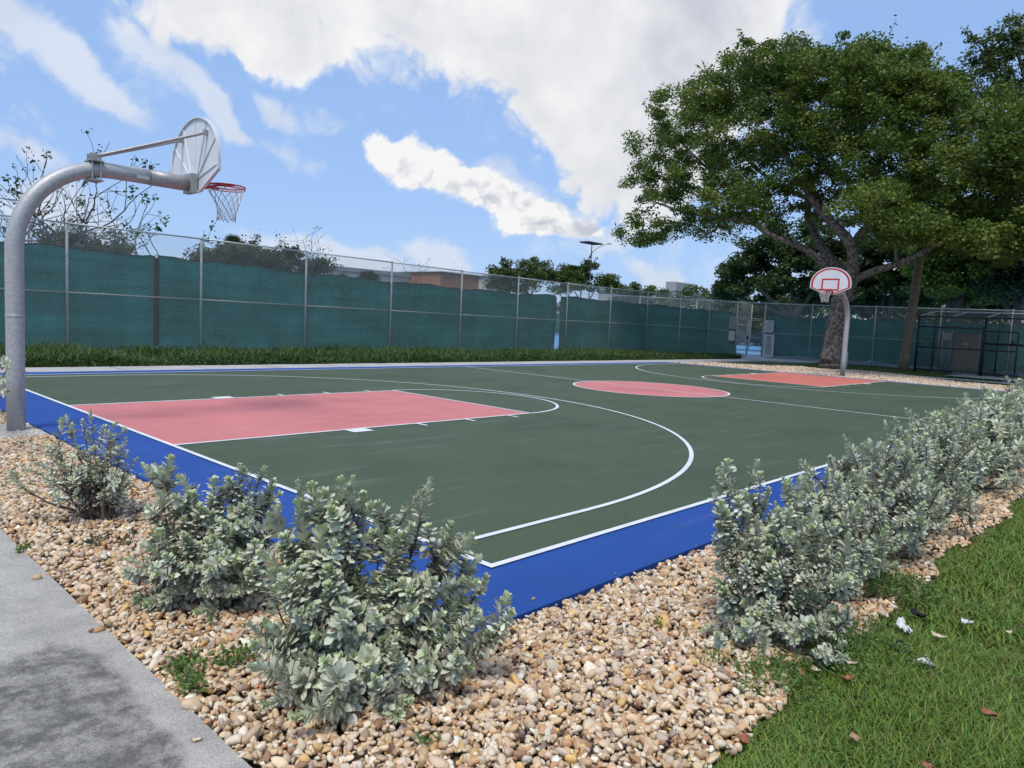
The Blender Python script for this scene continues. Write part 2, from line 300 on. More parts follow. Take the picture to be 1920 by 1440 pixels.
for (x0, y0, x1, y1) in [(41, 8, 62, 8.08), (41, 19, 62, 19.08), (46, 8, 46.08, 30), (41.2, -10, 41.3, 19), (2, 26, 40, 26.1)]:
    sheet_l.add([(x0, y0, -.055), (x1, y0, -.055), (x1, y1, -.055), (x0, y1, -.055)], [[[0, 1, 2, 3]]])
struct(sheet_l.build('tennis_lines', M_LINE))

# basketball court: one slab, painted sheets
BX0, BX1, BY0, BY1 = -.74, L+.42, -.57, W+.57
court = struct(sheet('basketball_court', rect(BX0, BY0, BX1, BY1), 0, M_BLUE, .09))
struct(sheet('playing_area', rect(.02, .02, L-.02, W-.02), .003, M_GREEN, parent=court))
yc = W/2
k1 = struct(sheet('key_area', rect(.02, yc-KW/2, FT, yc+KW/2), .006, M_PINK, parent=court))
k2 = struct(sheet('key_area', rect(L-FT, yc-KW/2, L-.02, yc+KW/2), .006, M_KEYFAR, parent=court))
th = np.linspace(0, 2*math.pi, 97)[:-1]
struct(sheet('center_circle', [(L/2+1.83*math.cos(t), yc+1.83*math.sin(t)) for t in th], .006, M_PINK, parent=court))
ln = MB(); Z = .009
def seg(x0, y0, x1, y1, w=.05, z=Z):
    d = np.array([x1-x0, y1-y0], float); l = np.linalg.norm(d); d /= l; n = np.array([-d[1], d[0]])*w/2
    a = np.array([x0, y0]); b = np.array([x1, y1]); ln.add([(*(a-n), z), (*(b-n), z), (*(b+n), z), (*(a+n), z)], [[[0, 1, 2, 3]]])
def arc(cx, cy, r, a0, a1, w=.05, n=64, z=Z):
    t = np.linspace(a0, a1, n); c, s = np.cos(t), np.sin(t); z_ = np.full(n, z)
    V = np.concatenate([np.stack([cx+(r-w/2)*c, cy+(r-w/2)*s, z_], 1), np.stack([cx+(r+w/2)*c, cy+(r+w/2)*s, z_], 1)])
    i = np.arange(n-1); ln.add(V, [np.stack([i, i+n, i+n+1, i+1], 1)])
hw = .025
seg(0, hw, L, hw, .05); seg(0, W-hw, L, W-hw, .05); seg(hw, .05, hw, W-.05); seg(L-hw, .05, L-hw, W-.05)
seg(L/2, .05, L/2, W-.05, .05, Z+.001)
arc(L/2, yc, 1.83, 0, 2*math.pi, n=120)
for sx in (1, -1):
    X = (lambda x: x) if sx == 1 else (lambda x: L-x)
    for s in (1, -1): seg(X(.05), yc+s*(KW/2-.025), X(FT+.0), yc+s*(KW/2-.025))
    seg(X(FT), yc-KW/2, X(FT), yc+KW/2, .05, Z+.001)
    a = (-math.pi/2, math.pi/2) if sx == 1 else (math.pi/2, 3*math.pi/2)
    arc(X(FT), yc, 1.81, *a, z=Z+.002)
    xc = 1.6; arc(X(xc), yc, R3, *a, n=96, z=Z+.0005)
    for s in (1, -1): seg(X(.05), yc+s*R3, X(xc), yc+s*R3)
    for s in (1, -1):
        e0 = yc+s*(KW/2)
        seg(X(2.13), e0+s*.1, X(2.43), e0+s*.1, .2, Z-.001)
        for xx in (3.3, 4.2, 5.1): seg(X(xx), e0, X(xx), e0+s*.2)
struct(ln.build('court_lines', M_LINE, court))

# ---------------------------------------------------------------- pebbles
def ico(sub):
    import bmesh
    bm = bmesh.new(); bmesh.ops.create_icosphere(bm, subdivisions=sub, radius=1); bm.verts.ensure_lookup_table()
    V = np.array([v.co[:] for v in bm.verts]); F = np.array([[v.index for v in f.verts] for f in bm.faces]); bm.free(); return V, F
def stone_templates(sub, k):
    V, F = ico(sub); out = []
    for i in range(k):
        a = RS.normal(size=(5, 3)); ph = RS.rand(5)*6; d = sum(np.sin(V@a[j]*1.5+ph[j]) for j in range(5))*.06
        P = V*(1+d[:, None]); 
        for _ in range(RS.randint(3, 7)):   # worn flats
            n = nrm(RS.normal(size=3)); h = .55+.28*RS.rand(); q = P@n; P = P-np.maximum(q-h, 0)[:, None]*n*.85
        out.append(P*np.array([1+.35*RS.rand(), .8+.25*RS.rand(), .55+.3*RS.rand()]))
    return out, F
PAL = np.array([(.62, .46, .30), (.66, .53, .38), (.58, .40, .24), (.70, .62, .50), (.76, .72, .64), (.50, .30, .17), (.34, .20, .13), (.62, .50, .42), (.42, .33, .27), (.66, .44, .19), (.30, .24, .21), (.56, .43, .32)])
PW = np.array([.17, .19, .12, .14, .07, .07, .035, .06, .04, .04, .015, .06]); PW /= PW.sum()
def rotm(n):
    q = nrm(RS.normal(size=(n, 4))); w, x, y, z = q.T
    return np.stack([1-2*(y*y+z*z), 2*(x*y-z*w), 2*(x*z+y*w), 2*(x*y+z*w), 1-2*(x*x+z*z), 2*(y*z-x*w), 2*(x*z-y*w), 2*(y*z+x*w), 1-2*(x*x+y*y)], 1).reshape(n, 3, 3)
def lim(x, y):   # inside the stone beds
    e = .03*np.sin(x*5.1)+.04*np.sin(x*2.3+1)+.02*np.sin(x*13)
    gy = -1.80+e+np.where(x < .1, -.03, 0)
    pe = -1.925+.012*np.sin(y*7)+.01*np.sin(y*19)
    a = (x > pe) & (x < BX0-.015) & (y > gy) & (y < 12.2)
    b = (y < BY0-.015) & (y > gy) & (x > pe) & (x < 24.6)
    return a | b
def pebbles(name):
    mb = MB()
    t2, f2 = stone_templates(2, 16); t1, f1 = stone_templates(1, 8)
    def scatter(n, x0, x1, y0, y1, z, s0, s1, T, F, dmin, dmax):
        x = RS.uniform(x0, x1, n); y = RS.uniform(y0, y1, n); k = lim(x, y); x, y = x[k], y[k]
        r = np.hypot(x-CAMP[0], y-CAMP[1]); k = (r >= dmin) & (r < dmax); x, y = x[k], y[k]; n = len(x)
        s = s0+(s1-s0)*RS.rand(n)**2.2; tp = RS.randint(0, len(T), n); Rm = rotm(n)
        # mostly lying flat
        zz = z+RS.rand(n)*.012; cc = PAL[RS.choice(len(PAL), n, p=PW)]*(.84+.42*RS.rand(n, 1))*np.array([1., .955, .86])
        a = RS.rand(n)*6.28; c_, s_ = np.cos(a), np.sin(a); Z0 = np.zeros(n); flat = np.stack([c_, -s_, Z0, s_, c_, Z0, Z0, Z0, Z0+1], 1).reshape(n, 3, 3)
        fl = RS.rand(n) < .6; tl = np.linalg.norm(Rm[:, :, 0], axis=1)
        wob = RS.normal(size=(n, 2))*.28
        flat[:, 2, 0] = wob[:, 0]; flat[:, 2, 1] = wob[:, 1]
        Rm[fl] = flat[fl]
        for t in range(len(T)):
            i = np.where(tp == t)[0]
            if not len(i): continue
            V = np.einsum('nij,vj->nvi', Rm[i], T[t])*s[i, None, None]+np.stack([x[i], y[i], zz[i]], 1)[:, None]
            m_ = len(T[t]); Fa = (F[None]+(np.arange(len(i))*m_)[:, None, None]).reshape(-1, 3)
            mb.add(V.reshape(-1, 3), Fa, np.repeat(cc[i], m_, 0))
    # (count scaled by box area x density)
    def dens(d, x0, x1, y0, y1, *a): scatter(int(d*(x1-x0)*(y1-y0)), x0, x1, y0, y1, *a)
    N0, N1 = 0, 4.4
    for z, d in ((-.045, 900), (-.030, 1250), (-.018, 950)):
        dens(d, -1.95, 1.6, -1.95, 2.4, z, .0098, .0235, t2, f2, 0, 4.4)
    dens(16, -1.95, 1.6, -1.9, 2.4, -.014, .026, .036, t2, f2, 0, 4.4)
    for z, d in ((-.040, 900), (-.024, 900)):
        dens(d, -1.95, -.7, .2, 9, z, .012, .028, t1, f1, 4.4, 13)
        dens(d, .2, 7.5, -1.95, -.5, z, .012, .028, t1, f1, 4.4, 11)
    dens(450, -1.95, -.7, 9, 12.3, -.025, .016, .032, t1, f1, 5, 20)
    dens(380, 7.5, 24.6, -1.95, -.5, -.025, .018, .034, t1, f1, 5, 40)
    x = np.concatenate([RS.uniform(-.7, 6, 16), BX0+.12*RS.rand(14)**2]); y = np.concatenate([BY0+.12*RS.rand(16)**2, RS.uniform(-.5, 6, 14)]); Rr = rotm(30)
    for i in range(30): mb.add(t1[i % 8]@Rr[i].T*RS.uniform(.004, .013)+[x[i], y[i], .006], f1, PAL[RS.randint(len(PAL))]*.9)
    return mb.build(name, mat('river_pebble', (1, 1, 1), .62, .16, 34, .35, 90, attr=True, detail=6, spec=.4, fac=(.3, .75)), None, True)
def litter():
    mb = MB(); n = 5200; x = RS.uniform(-1.92, 7, n); y = RS.uniform(-1.75, 7, n); k = lim(x, y); x, y = x[k], y[k]
    near = np.zeros(len(x)); 
    for (a, b, w) in [(-1.27, -.55, .45), (-1.36, .62, .5), (-1.36, 2.45, .4), (.5, -1.5, .5), (1.4, -1.4, .6), (2.4, -1.5, .6), (3.4, -1.5, .6), (4.6, -1.5, .6)]: near = np.maximum(near, np.exp(-((x-a)**2+(y-b)**2)/w**2))
    k = RS.rand(len(x)) < .10+.9*near; x, y = x[k], y[k]; n = len(x)
    c = np.array([(.16, .09, .05), (.26, .17, .09), (.10, .06, .045), (.34, .30, .24)])[RS.randint(0, 4, n)]*(.7+.6*RS.rand(n, 1))
    leaf_cards(mb, np.stack([x, y, -.006+.012*RS.rand(n)], 1), .036, c, 2.5); return mb.build('leaf_litter', M_GRASS)
LITTER = litter
tag(pebbles('river_pebbles'), 'tan and cream river pebbles filling the planting beds round the court', 'pebbles', kind='stuff')
def far_pebbles():
    mb = MB(); t1, f1 = stone_templates(1, 5); n = 16000
    x = RS.uniform(23.9, 31.5, n); y = RS.uniform(-.5, 13.4, n)
    pg = np.array(far_g); ins = np.zeros(n, bool); j = len(pg)-1
    for i in range(len(pg)):
        c = ((pg[i, 1] > y) != (pg[j, 1] > y)) & (x < (pg[j, 0]-pg[i, 0])*(y-pg[i, 1])/(pg[j, 1]-pg[i, 1]+1e-12)+pg[i, 0]); ins ^= c; j = i
    k = ins & ~((x < BX1+.02) & (y > BY0) & (y < BY1)) & (np.hypot(x-31.1, y-9.2) > 1.1); x, y = x[k], y[k]; n = len(x)
    s = .02+.03*RS.rand(n); Rm = rotm(n); cc = PAL[RS.choice(len(PAL), n, p=PW)]*(.8+.4*RS.rand(n, 1)); tp = RS.randint(0, 5, n)
    for t in range(5):
        i = np.where(tp == t)[0]; V = np.einsum('nij,vj->nvi', Rm[i], t1[t])*s[i, None, None]+np.stack([x[i], y[i], np.full(len(i), -.02)], 1)[:, None]
        mb.add(V.reshape(-1, 3), (f1[None]+(np.arange(len(i))*len(t1[t]))[:, None, None]).reshape(-1, 3), np.repeat(cc[i], len(t1[t]), 0))
    return mb.build('river_pebbles', bpy.data.materials['river_pebble'], None, True)
tag(far_pebbles(), 'tan pebbles in the bed behind the far end of the court under the big tree', 'pebbles', kind='stuff')

# ---------------------------------------------------------------- grass
def blades(mb, P, h, w, lean, colr, segs=3):
    """P (n,3) roots; curved tapering blades"""
    n = len(P); a = RS.rand(n)*6.283; d = np.stack([np.cos(a), np.sin(a), np.zeros(n)], 1); sdv = np.stack([-np.sin(a+RS.normal(size=n)*.4), np.cos(a), np.zeros(n)], 1)
    rows = []
    for i in range(segs+1):
        t = i/segs; wd = w*(1-t**2.2)*.5+.0002; up = h*(t-.35*lean*t*t); out = h*lean*t**1.7
        c = P+d*out[:, None]+np.array([0, 0, 1.])*up[:, None]
        rows += [c-sdv*wd[:, None], c+sdv*wd[:, None]]
    V = np.stack(rows, 1).reshape(-1, 3); k = 2*(segs+1)
    F = np.array([[2*i, 2*i+1, 2*i+3, 2*i+2] for i in range(segs)])
    F = (F[None]+(np.arange(n)*k)[:, None, None]).reshape(-1, 4)
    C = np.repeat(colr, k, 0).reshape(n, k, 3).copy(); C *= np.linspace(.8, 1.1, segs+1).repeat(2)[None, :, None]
    mb.add(V, F, C.reshape(-1, 3))
M_GRASS = mat('grass_blade', (1, 1, 1), .5, .08, 20, attr=True, trans=.3, spec=.35)
def vis(x, y, mrg=60, z=0.):
    d = np.stack([x, y, np.full_like(x, z)], 1)-CAMP; zf = d@_F; u = 960+FPX*(d@_R2)/zf; v = 720-FPX*(d@_U2)/zf
    return (zf > .2) & (u > -mrg) & (u < 1920+mrg) & (v < 1440+mrg)
def lawn():
    mb = MB()
    for (n, x0, x1, y0, y1, h0, h1, w, sg, dmn, dmx) in [(190000, -1.4, 3.2, -4.4, -1.72, .035, .10, .0058, 3, 0, 4.2), (120000, .2, 9, -4.5, -1.72, .04, .085, .009, 2, 4.2, 9), (70000, 4, 26, -6, -1.72, .045, .085, .018, 2, 9, 40)]:
        x = RS.uniform(x0, x1, n); y = RS.uniform(y0, y1, n)
        e = .03*np.sin(x*5.1)+.04*np.sin(x*2.3+1)+.02*np.sin(x*13); r = np.hypot(x-CAMP[0], y-CAMP[1])
        edge = -1.78+e+RS.rand(n)*.05+np.where(RS.rand(n) < .35, .16*RS.rand(n)*(x < 2.2), 0)
        k = (y < edge) & (r >= dmn) & (r < dmx) & vis(x, y); x, y = x[k], y[k]; n = len(x)
        ed = np.clip(((-1.78)-y)/.25, .45, 1)
        patch = .5+.5*np.sin(x*3.1+np.sin(y*4))*np.sin(y*2.7+np.cos(x*2.2)); 
        h = (h0+(h1-h0)*RS.rand(n))*ed*(.75+.5*patch)
        c = np.array([.165, .275, .045])*(.55+.8*RS.rand(n, 1)); c[:, 0] *= .75+.7*RS.rand(n)
        dry = RS.rand(n) < .05; c[dry] = np.array([.26, .22, .10])*(.6+.6*RS.rand(dry.sum(), 1))
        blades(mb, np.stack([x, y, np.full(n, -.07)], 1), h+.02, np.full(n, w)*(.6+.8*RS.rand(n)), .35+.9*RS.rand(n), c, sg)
    return mb.build('grass', M_GRASS)
tag(lawn(), 'dense green lawn grass beside the hedge in the right corner', 'grass', kind='stuff')
def leaf_cards(mb, C, size, colr, up=.5):
    """small folded rhombic leaves"""
    n = len(C); X = nrm(RS.normal(size=(n, 3))*[1, 1, .6]+[0, 0, -.15]); Nn = nrm(RS.normal(size=(n, 3))+[0, 0, up]); Y = nrm(np.cross(Nn, X)); Zz = np.cross(X, Y)
    s = size*(.65+.7*RS.rand(n, 1)); V = np.stack([C-X*s*.5, C+Y*s*.30+Zz*s*.08, C+X*s*.5, C-Y*s*.30+Zz*s*.08], 1).reshape(-1, 3)
    b = np.arange(n)[:, None]*4; F = np.concatenate([b+[0, 1, 2], b+[0, 2, 3]], 1).reshape(-1, 3)
    mb.add(V, F, np.repeat(colr, 4, 0))
def weed_strip():
    mb = MB(); n = 62000
    x = RS.uniform(-3, 37, n); y = 15.05+5.8*RS.rand(n)**1.6; k = y < 15.1+(np.minimum(37-x, 5.9)*1.0+.3); k &= ~((x > 34) & (y < 15.9)); x, y = x[k], y[k]; n = len(x)
    hill = .5+.5*np.sin(x*.9)*np.sin(x*.37+1)+.35*np.sin(x*2.7)
    h = 1.5*(.10+.30*RS.rand(n)**1.8)*(.32+.55*np.clip(hill, 0, 1.4))*np.clip((y-14.9)/.5, .35, 1)
    c = np.array([.070, .130, .024])*(.45+.9*RS.rand(n, 1)); c[:, 0] *= .7+.7*RS.rand(n)
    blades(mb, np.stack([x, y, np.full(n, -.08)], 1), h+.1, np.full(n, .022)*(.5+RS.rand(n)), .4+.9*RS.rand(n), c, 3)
    m2 = 52000; x = RS.uniform(-3, 36, m2); y = 15.0+2.2*RS.rand(m2)**1.5+np.maximum(0, .35*np.sin(x*1.7)*np.sin(x*.6))*.4; hl = .17+.10*np.sin(x*1.9)*np.sin(x*.7+2); k = ~((x > 34) & (y < 15.9)); x, y, hl = x[k], y[k], hl[k]; m2 = len(x)
    leaf_cards(mb, np.stack([x, y, -.06+hl*RS.rand(m2)*np.clip((y-14.9)/.35, .2, 1)], 1), .085, np.array([.045, .09, .018])*(.45+.9*RS.rand(m2, 1)), .7)
    return mb.build('weeds', M_GRASS)
tag(weed_strip(), 'long strip of rough green weeds along the foot of the tall fence', 'weeds', kind='stuff')
tag(LITTER(), 'brown dead leaf litter caught among the pebbles under the shrubs', 'leaf litter', kind='stuff')
def far_lawn():
    mb = MB(); n = 26000
    x = RS.uniform(27.5, 38.6, n); y = RS.uniform(-6, 15.5, n); k = ((x-31.1)**2+(y-9.2)**2 > 1) & ~((x > 29.6) & (x < 31.2) & (y < 7.8)) & ~((x > 33) & (x < 36.3) & (y < 5.1)) & (y < 12); x, y = x[k], y[k]; n = len(x)
    c = np.array([.12, .19, .03])*(.6+.7*RS.rand(n, 1))
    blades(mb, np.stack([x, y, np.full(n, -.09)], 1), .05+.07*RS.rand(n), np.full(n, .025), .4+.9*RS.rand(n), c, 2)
    return mb.build('grass', M_GRASS)
tag(far_lawn(), 'short grass between the far pebble bed and the tennis fence', 'grass', kind='stuff')

# ---------------------------------------------------------------- chain-link fences
def lerp(a, b, t): return np.asarray(a)*(1-t)+np.asarray(b)*t
def chain(mb, A, B, z0, zA, zB, pitch=.078, r=.0032):
    """woven diamonds between two posts, clipped to the panel"""
    A = np.array(A[:2]); B = np.array(B[:2]); l = np.linalg.norm(B-A); d = (B-A)/l; nn = np.array([-d[1], d[0]])
    V = []; 
    for s, off in ((1, .003), (-1, -.003)):
        for k in np.arange(-zA/pitch-1, (l+zA)/pitch+1):
            c = k*pitch; t0 = max(0, c) if s == 1 else max(0, c-zA)
            # line: x = c + s*(z-z0)  over z0..ztop
            xs = [c, c+s*(zA+.0-z0)]; lo, hi = min(xs), max(xs); a_, b_ = max(0, lo), min(l, hi)
            if b_-a_ < .01: continue
            za, zb = z0+(a_-c)*s, z0+(b_-c)*s
            top = lambda x: zA+(zB-zA)*x/l
            za = min(za, top(a_)); zb = min(zb, top(b_))
            p, q = np.array([*(A+d*a_+nn*off), za]), np.array([*(A+d*b_+nn*off), zb])
            V.append((p, q))
    P = np.array([v[0] for v in V]); Q = np.array([v[1] for v in V]); T = nrm(Q-P); n3 = np.array([*nn, 0.]); S = np.cross(T, n3)
    ring = [n3[None]*r, S*r*.87-n3*r*.5, -S*r*.87-n3*r*.5]
    VV = np.stack([P+ring[0], P+ring[1], P+ring[2], Q+ring[0], Q+ring[1], Q+ring[2]], 1).reshape(-1, 3); n = len(P)
    F = np.array([[0, 1, 4, 3], [1, 2, 5, 4], [2, 0, 3, 5]]); mb.add(VV, (F[None]+(np.arange(n)*6)[:, None, None]).reshape(-1, 4))
def screen_mat():
    m = mat('green_windscreen', (.012, .130, .112), .8, .0, .7, .0, 22, col2=(.022, .190, .165), trans=.12, spec=.2); N, K, b = nodes_of(m)
    tc = N('ShaderNodeTexCoord')
    def nz(sx, sz, sc_, det):
        mp = N('ShaderNodeMapping'); mp.inputs['Scale'].default_value = (sx, sx, sz); K(tc.outputs['Object'], mp.inputs[0]); n = N('ShaderNodeTexNoise'); n.inputs['Scale'].default_value = sc_; n.inputs['Detail'].default_value = det; K(mp.outputs[0], n.inputs['Vector']); return n.outputs[0]
    src = b.inputs['Base Color'].links[0].from_socket
    r = N('ShaderNodeMapRange'); r.inputs[1].default_value = .32; r.inputs[2].default_value = .68; r.inputs[3].default_value = .72; r.inputs[4].default_value = 1.28; K(nz(.18, 2.2, 1.6, 7), r.inputs[0])
    r2 = N('ShaderNodeMapRange'); r2.inputs[1].default_value = .3; r2.inputs[2].default_value = .7; r2.inputs[3].default_value = .85; r2.inputs[4].default_value = 1.15; K(nz(1.4, .25, 1.5, 5), r2.inputs[0])
    mu = N('ShaderNodeMath'); mu.operation = 'MULTIPLY'; K(r.outputs[0], mu.inputs[0]); K(r2.outputs[0], mu.inputs[1])
    sc_ = N('ShaderNodeVectorMath'); sc_.operation = 'SCALE'; K(src, sc_.inputs[0]); K(mu.outputs[0], sc_.inputs['Scale']); K(sc_.outputs[0], b.inputs['Base Color'])
    bp = N('ShaderNodeBump'); bp.inputs['Strength'].default_value = .9; bp.inputs['Distance'].default_value = .12; K(nz(1.1, .5, 1.7, 4), bp.inputs['Height']); K(bp.outputs[0], b.inputs['Normal']); return m
M_SCR = screen_mat()
def screen(parent, pts, z0, z1, off, seed, wav=.03):
    """cloth hung behind the wires; pts = polyline (x,y); z0/z1 functions of arclength"""
    pts = np.array(pts, float); sl = np.concatenate([[0], np.cumsum(np.linalg.norm(np.diff(pts, axis=0), axis=1))]); Lh = sl[-1]
    n = max(8, int(Lh/.12)); s = np.linspace(0, Lh, n); X = np.interp(s, sl, pts[:, 0]); Y = np.interp(s, sl, pts[:, 1])
    d = nrm(np.stack([np.gradient(X), np.gradient(Y)], 1)); nn = np.stack([-d[:, 1], d[:, 0]], 1)*off
    R_ = np.random.RandomState(seed); ph = R_.rand(8)*6
    rows = []; m_ = 14
    top = z1(s)+wav*np.sin(s*1.65+ph[0])+wav*.6*np.sin(s*4.1+ph[1])+.008*np.sin(s*17); bot = z0(s)+wav*1.2*np.abs(np.sin(s*.83+ph[2]))
    for i in range(m_+1):
        t = i/m_; bil = .02*np.sin(s*1.3+t*4+ph[3])*math.sin(math.pi*t)+.006*np.sin(s*9+t*2+ph[4])+.010*np.sin(t*19+s*.9+ph[5])
        w_ = nn/abs(off)*np.maximum(bil[:, None]+.03, .006)*np.sign(off) if True else 0
        rows.append(np.stack([X+nn[:, 0]+w_[:, 0]*np.sign(off), Y+nn[:, 1]+w_[:, 1]*np.sign(off), bot+(top-bot)*t], 1))
    V = np.concatenate(rows); i = np.arange(m_)[:, None]*n; j = np.arange(n-1)[None]
    o = MB().add(V, [np.stack([i+j, i+j+1, i+n+j+1, i+n+j], -1).reshape(-1, 4)]).build('privacy_screen', M_SCR, parent, True)
    hem = MB()
    for r_ in (rows[0], rows[-1]):
        q = r_.copy(); q[:, :2] -= nn*.15; hem.tube(q[::2] if len(q) > 20 else q, .018, 4)
    for e in (0, -1):
        q = np.array([r_[e] for r_ in rows]); q[:, :2] -= nn[e]*.15; hem.tube(q, .022, 4)
    hem.build('hem', M_HEM, o)
    return o
YF = 21.0
fx = [-4.1, -.33, 3.46, 7.34, 11.18, 15.05, 18.89, 22.56, 26.3, 30.1, 33.8]
fpts = [(x, YF) for x in fx]; ftop = [3.66, 3.64, 3.627, 3.615, 3.583, 3.55, 3.51, 3.485, 3.475, 3.475, 3.49]
q = at(1278, 555, 2, 3.40); fpts.append((q[0], q[1])); ftop.append(3.40)
q = at(1332, 562, 2, 3.30); fpts.append((q[0], q[1])); ftop.append(3.30)
q = at(1384, 567, 2, 3.20); fpts.append((q[0], q[1])); ftop.append(3.20)
CORNER = fpts[-1]
def build_fence(root, pts, tops, mid, dome=True):
    ch = MB(); 
    for i, (p, t) in enumerate(zip(pts, tops)):
        b = MB().tube([(p[0], p[1], -.09), (p[0], p[1], t-.02)], .038, 10)
        b.tube([(p[0], p[1], t-.03), (p[0], p[1], t+.01), (p[0], p[1], t+.05), (p[0], p[1], t+.075)], [.044, .046, .03, .008], 10)
        for zz in (mid(i), t*.75, t*.25): b.tube([(p[0], p[1], zz-.015), (p[0], p[1], zz+.015)], .045, 10)
        b.build('post', M_STEEL, root, True)
        if i+1 < len(pts):
            qn = pts[i+1]; tn = tops[i+1]; d = np.array(qn)-np.array(p); d = d/np.linalg.norm(d)*.0
            MB().tube([(p[0], p[1], t), (qn[0], qn[1], tn)], .024, 8).build('top_rail', M_STEEL, root, True)
            MB().tube([(p[0], p[1], mid(i)), (qn[0], qn[1], mid(i+1))], .022, 8).build('middle_rail', M_STEEL, root, True)
            n_ = np.array([qn[1]-p[1], -(qn[0]-p[0])]); n_ = n_/np.linalg.norm(n_)*.045
            chain(ch, np.array(p)+n_, np.array(qn)+n_, .02, t, tn)
    return ch.build('wire_mesh', M_WIRE, root)
fence1 = empty('chain_link_fence', (16, YF, 0), 'tall galvanised chain link fence with green windscreens behind the long side of the court', 'fence')
build_fence(fence1, fpts, ftop, lambda i: ftop[i]*.455)
hx = [-5, 3.5, 7.3, 11.1, 15.1, 18.9, 22.7, 25.3, 33.9, 60]; hz = [2.95, 2.92, 2.93, 2.80, 2.78, 2.75, 2.74, 2.80, 2.77, 2.5]
sA = at(293, 560, 1, YF)[0]; sB = sA+.05; sC = at(1043, 600, 1, YF)[0]; sD = at(1052, 600, 1, YF)[0]
tag(MB().box((sA-.08, YF+.10, .1), (sB+.08, YF+.11, 2.85)).build('seam_backing', M_HEM, fence1))
def scr1(x0, x1, seed): screen(fence1, [(x0, YF), (x1, YF)], lambda s: -.03+0*s, lambda s: np.interp(x0+s, hx, hz), .05, seed)
scr1(-4.0, sA-.03, 1); scr1(sB+.03, sC, 2)
xl = [sD, 33.8]+[p[0] for p in fpts[11:]]; yl = [YF, YF]+[p[1] for p in fpts[11:]]
tl = np.concatenate([[0], np.cumsum(np.hypot(np.diff(xl), np.diff(yl)))])
screen(fence1, list(zip(xl, yl)), lambda s: -.03+0*s, lambda s: np.interp(s, tl, [2.80, 2.77, 2.70, 2.63, 2.56]), .05, 4)
# black lacing that ties two screens together
lc = MB(); 
for k in range(46):
    z0 = .2+k*.058; s = 1 if k % 2 else -1
    lc.tube([(sA+.025+.05*s, YF+.012, z0), (sA+.025-.05*s, YF+.016, z0+.07)], .016, 4)
lc.tube([(sA+.0+.01*math.sin(k*1.3), YF+.02, .15+k*.2) for k in range(14)], .016, 5); lc.tube([(sA+.075+.01*math.sin(k*1.7), YF+.02, .15+k*.2) for k in range(14)], .016, 5)
lc.build('lacing', M_HEM, fence1)

XF = 39.0
fence2 = empty('chain_link_fence', (XF, 5, 0), 'chain link tennis fence with green windscreens behind the big tree', 'fence')
ry = [at(1434, 600, 0, XF)[1], at(1522, 600, 0, XF)[1], at(1641, 600, 0, XF)[1], at(1764, 600, 0, XF)[1], at(1898, 600, 0, XF)[1], -.4, -4.2, -8]
rpts = [(XF, y) for y in ry]; rt = [3.2, 3.15, 3.13, 3.11, 3.09, 3.05, 3.0, 3.0]
build_fence(fence2, rpts, rt, lambda i: 1.43)
def scr2(y0, y1, seed): screen(fence2, [(XF, y0), (XF, y1)], lambda s: .16+0*s, lambda s: 2.42+0*s, .05, seed)
scr2(ry[0]-.1, ry[2]+.05, 11); scr2(ry[2]-.05, ry[4]+.05, 12); scr2(ry[4]-.05, -8, 13)
tag(MB().box((XF+.35, -9, -.06), (XF+.45, ry[0], .16)).build('low_kerb', mat('pale_blue_kerb', (.42, .50, .62), .8, .1, 3)), 'low pale blue kerb under the windscreens', 'kerb')
fence3 = empty('chain_link_fence', (60, 57, 0), 'far end tennis fence with dark windscreen seen only through the gate', 'fence')
build_fence(fence3, [(-30, 57), (0, 57), (30, 57), (60, 57), (72, 57), (72, 40), (72, 24), (72, 8), (72, -8)], [2.9]*9, lambda i: 1.4)
screen(fence3, [(-30, 57), (72, 57)], lambda s: .2+0*s, lambda s: 2.4+0*s, .05, 21); screen(fence3, [(72, 57), (72, -8)], lambda s: .2+0*s, lambda s: 2.4+0*s, .05, 22)
# gate between the two fences
gA = np.array(CORNER); gB = np.array([XF, ry[0]]); gd = (gB-gA)
gate = empty('chain_link_gate', (gA[0], gA[1], 0), 'narrow chain link gate between the two green windscreens', 'gate')
gw = np.linalg.norm(gd); gm = MB()
def gp(t, z, o=0): q = gA+gd*t; return (q[0]-o, q[1], z)
MB().tube([gp(0, 3.2), gp(1, 3.2)], .024, 8).build('top_rail', M_STEEL, gate, True)
MB().tube([gp(0.02, 2.25), gp(.98, 2.25)], .03, 8).build('transom', M_GREY, gate, True)
for a, b in ((.04, .42), (.46, .96)):
    gl = MB()
    for t in (a, b): gl.tube([gp(t, .05), gp(t, 2.15)], .026, 8)
    for z in (.07, 1.1, 2.14): gl.tube([gp(a, z), gp(b, z)], .022, 8)
    gl.build('gate_leaf', M_GREY, gate, True)
MB().box((gp(.44, 1)[0]-.05, gp(.44, 1)[1]-.05, 1.0), (gp(.44, 1)[0]+.03, gp(.44, 1)[1]+.05, 1.18)).build('latch', M_BLK, gate)
cm = MB(); chain(cm, gA, gB, .05, 3.2, 3.2, r=.002); cm.build('wire_mesh', M_WIRE, gate)

# inner tennis fence far behind
inner = empty('chain_link_fence', (48, 24, 0), 'distant inner tennis fence whose pipe rails show above the windscreen', 'fence')
build_fence(inner, [(44, 34), (48, 31), (52, 28), (56, 25)], [3.9, 3.9, 3.9, 3.9], lambda i: 2.0)

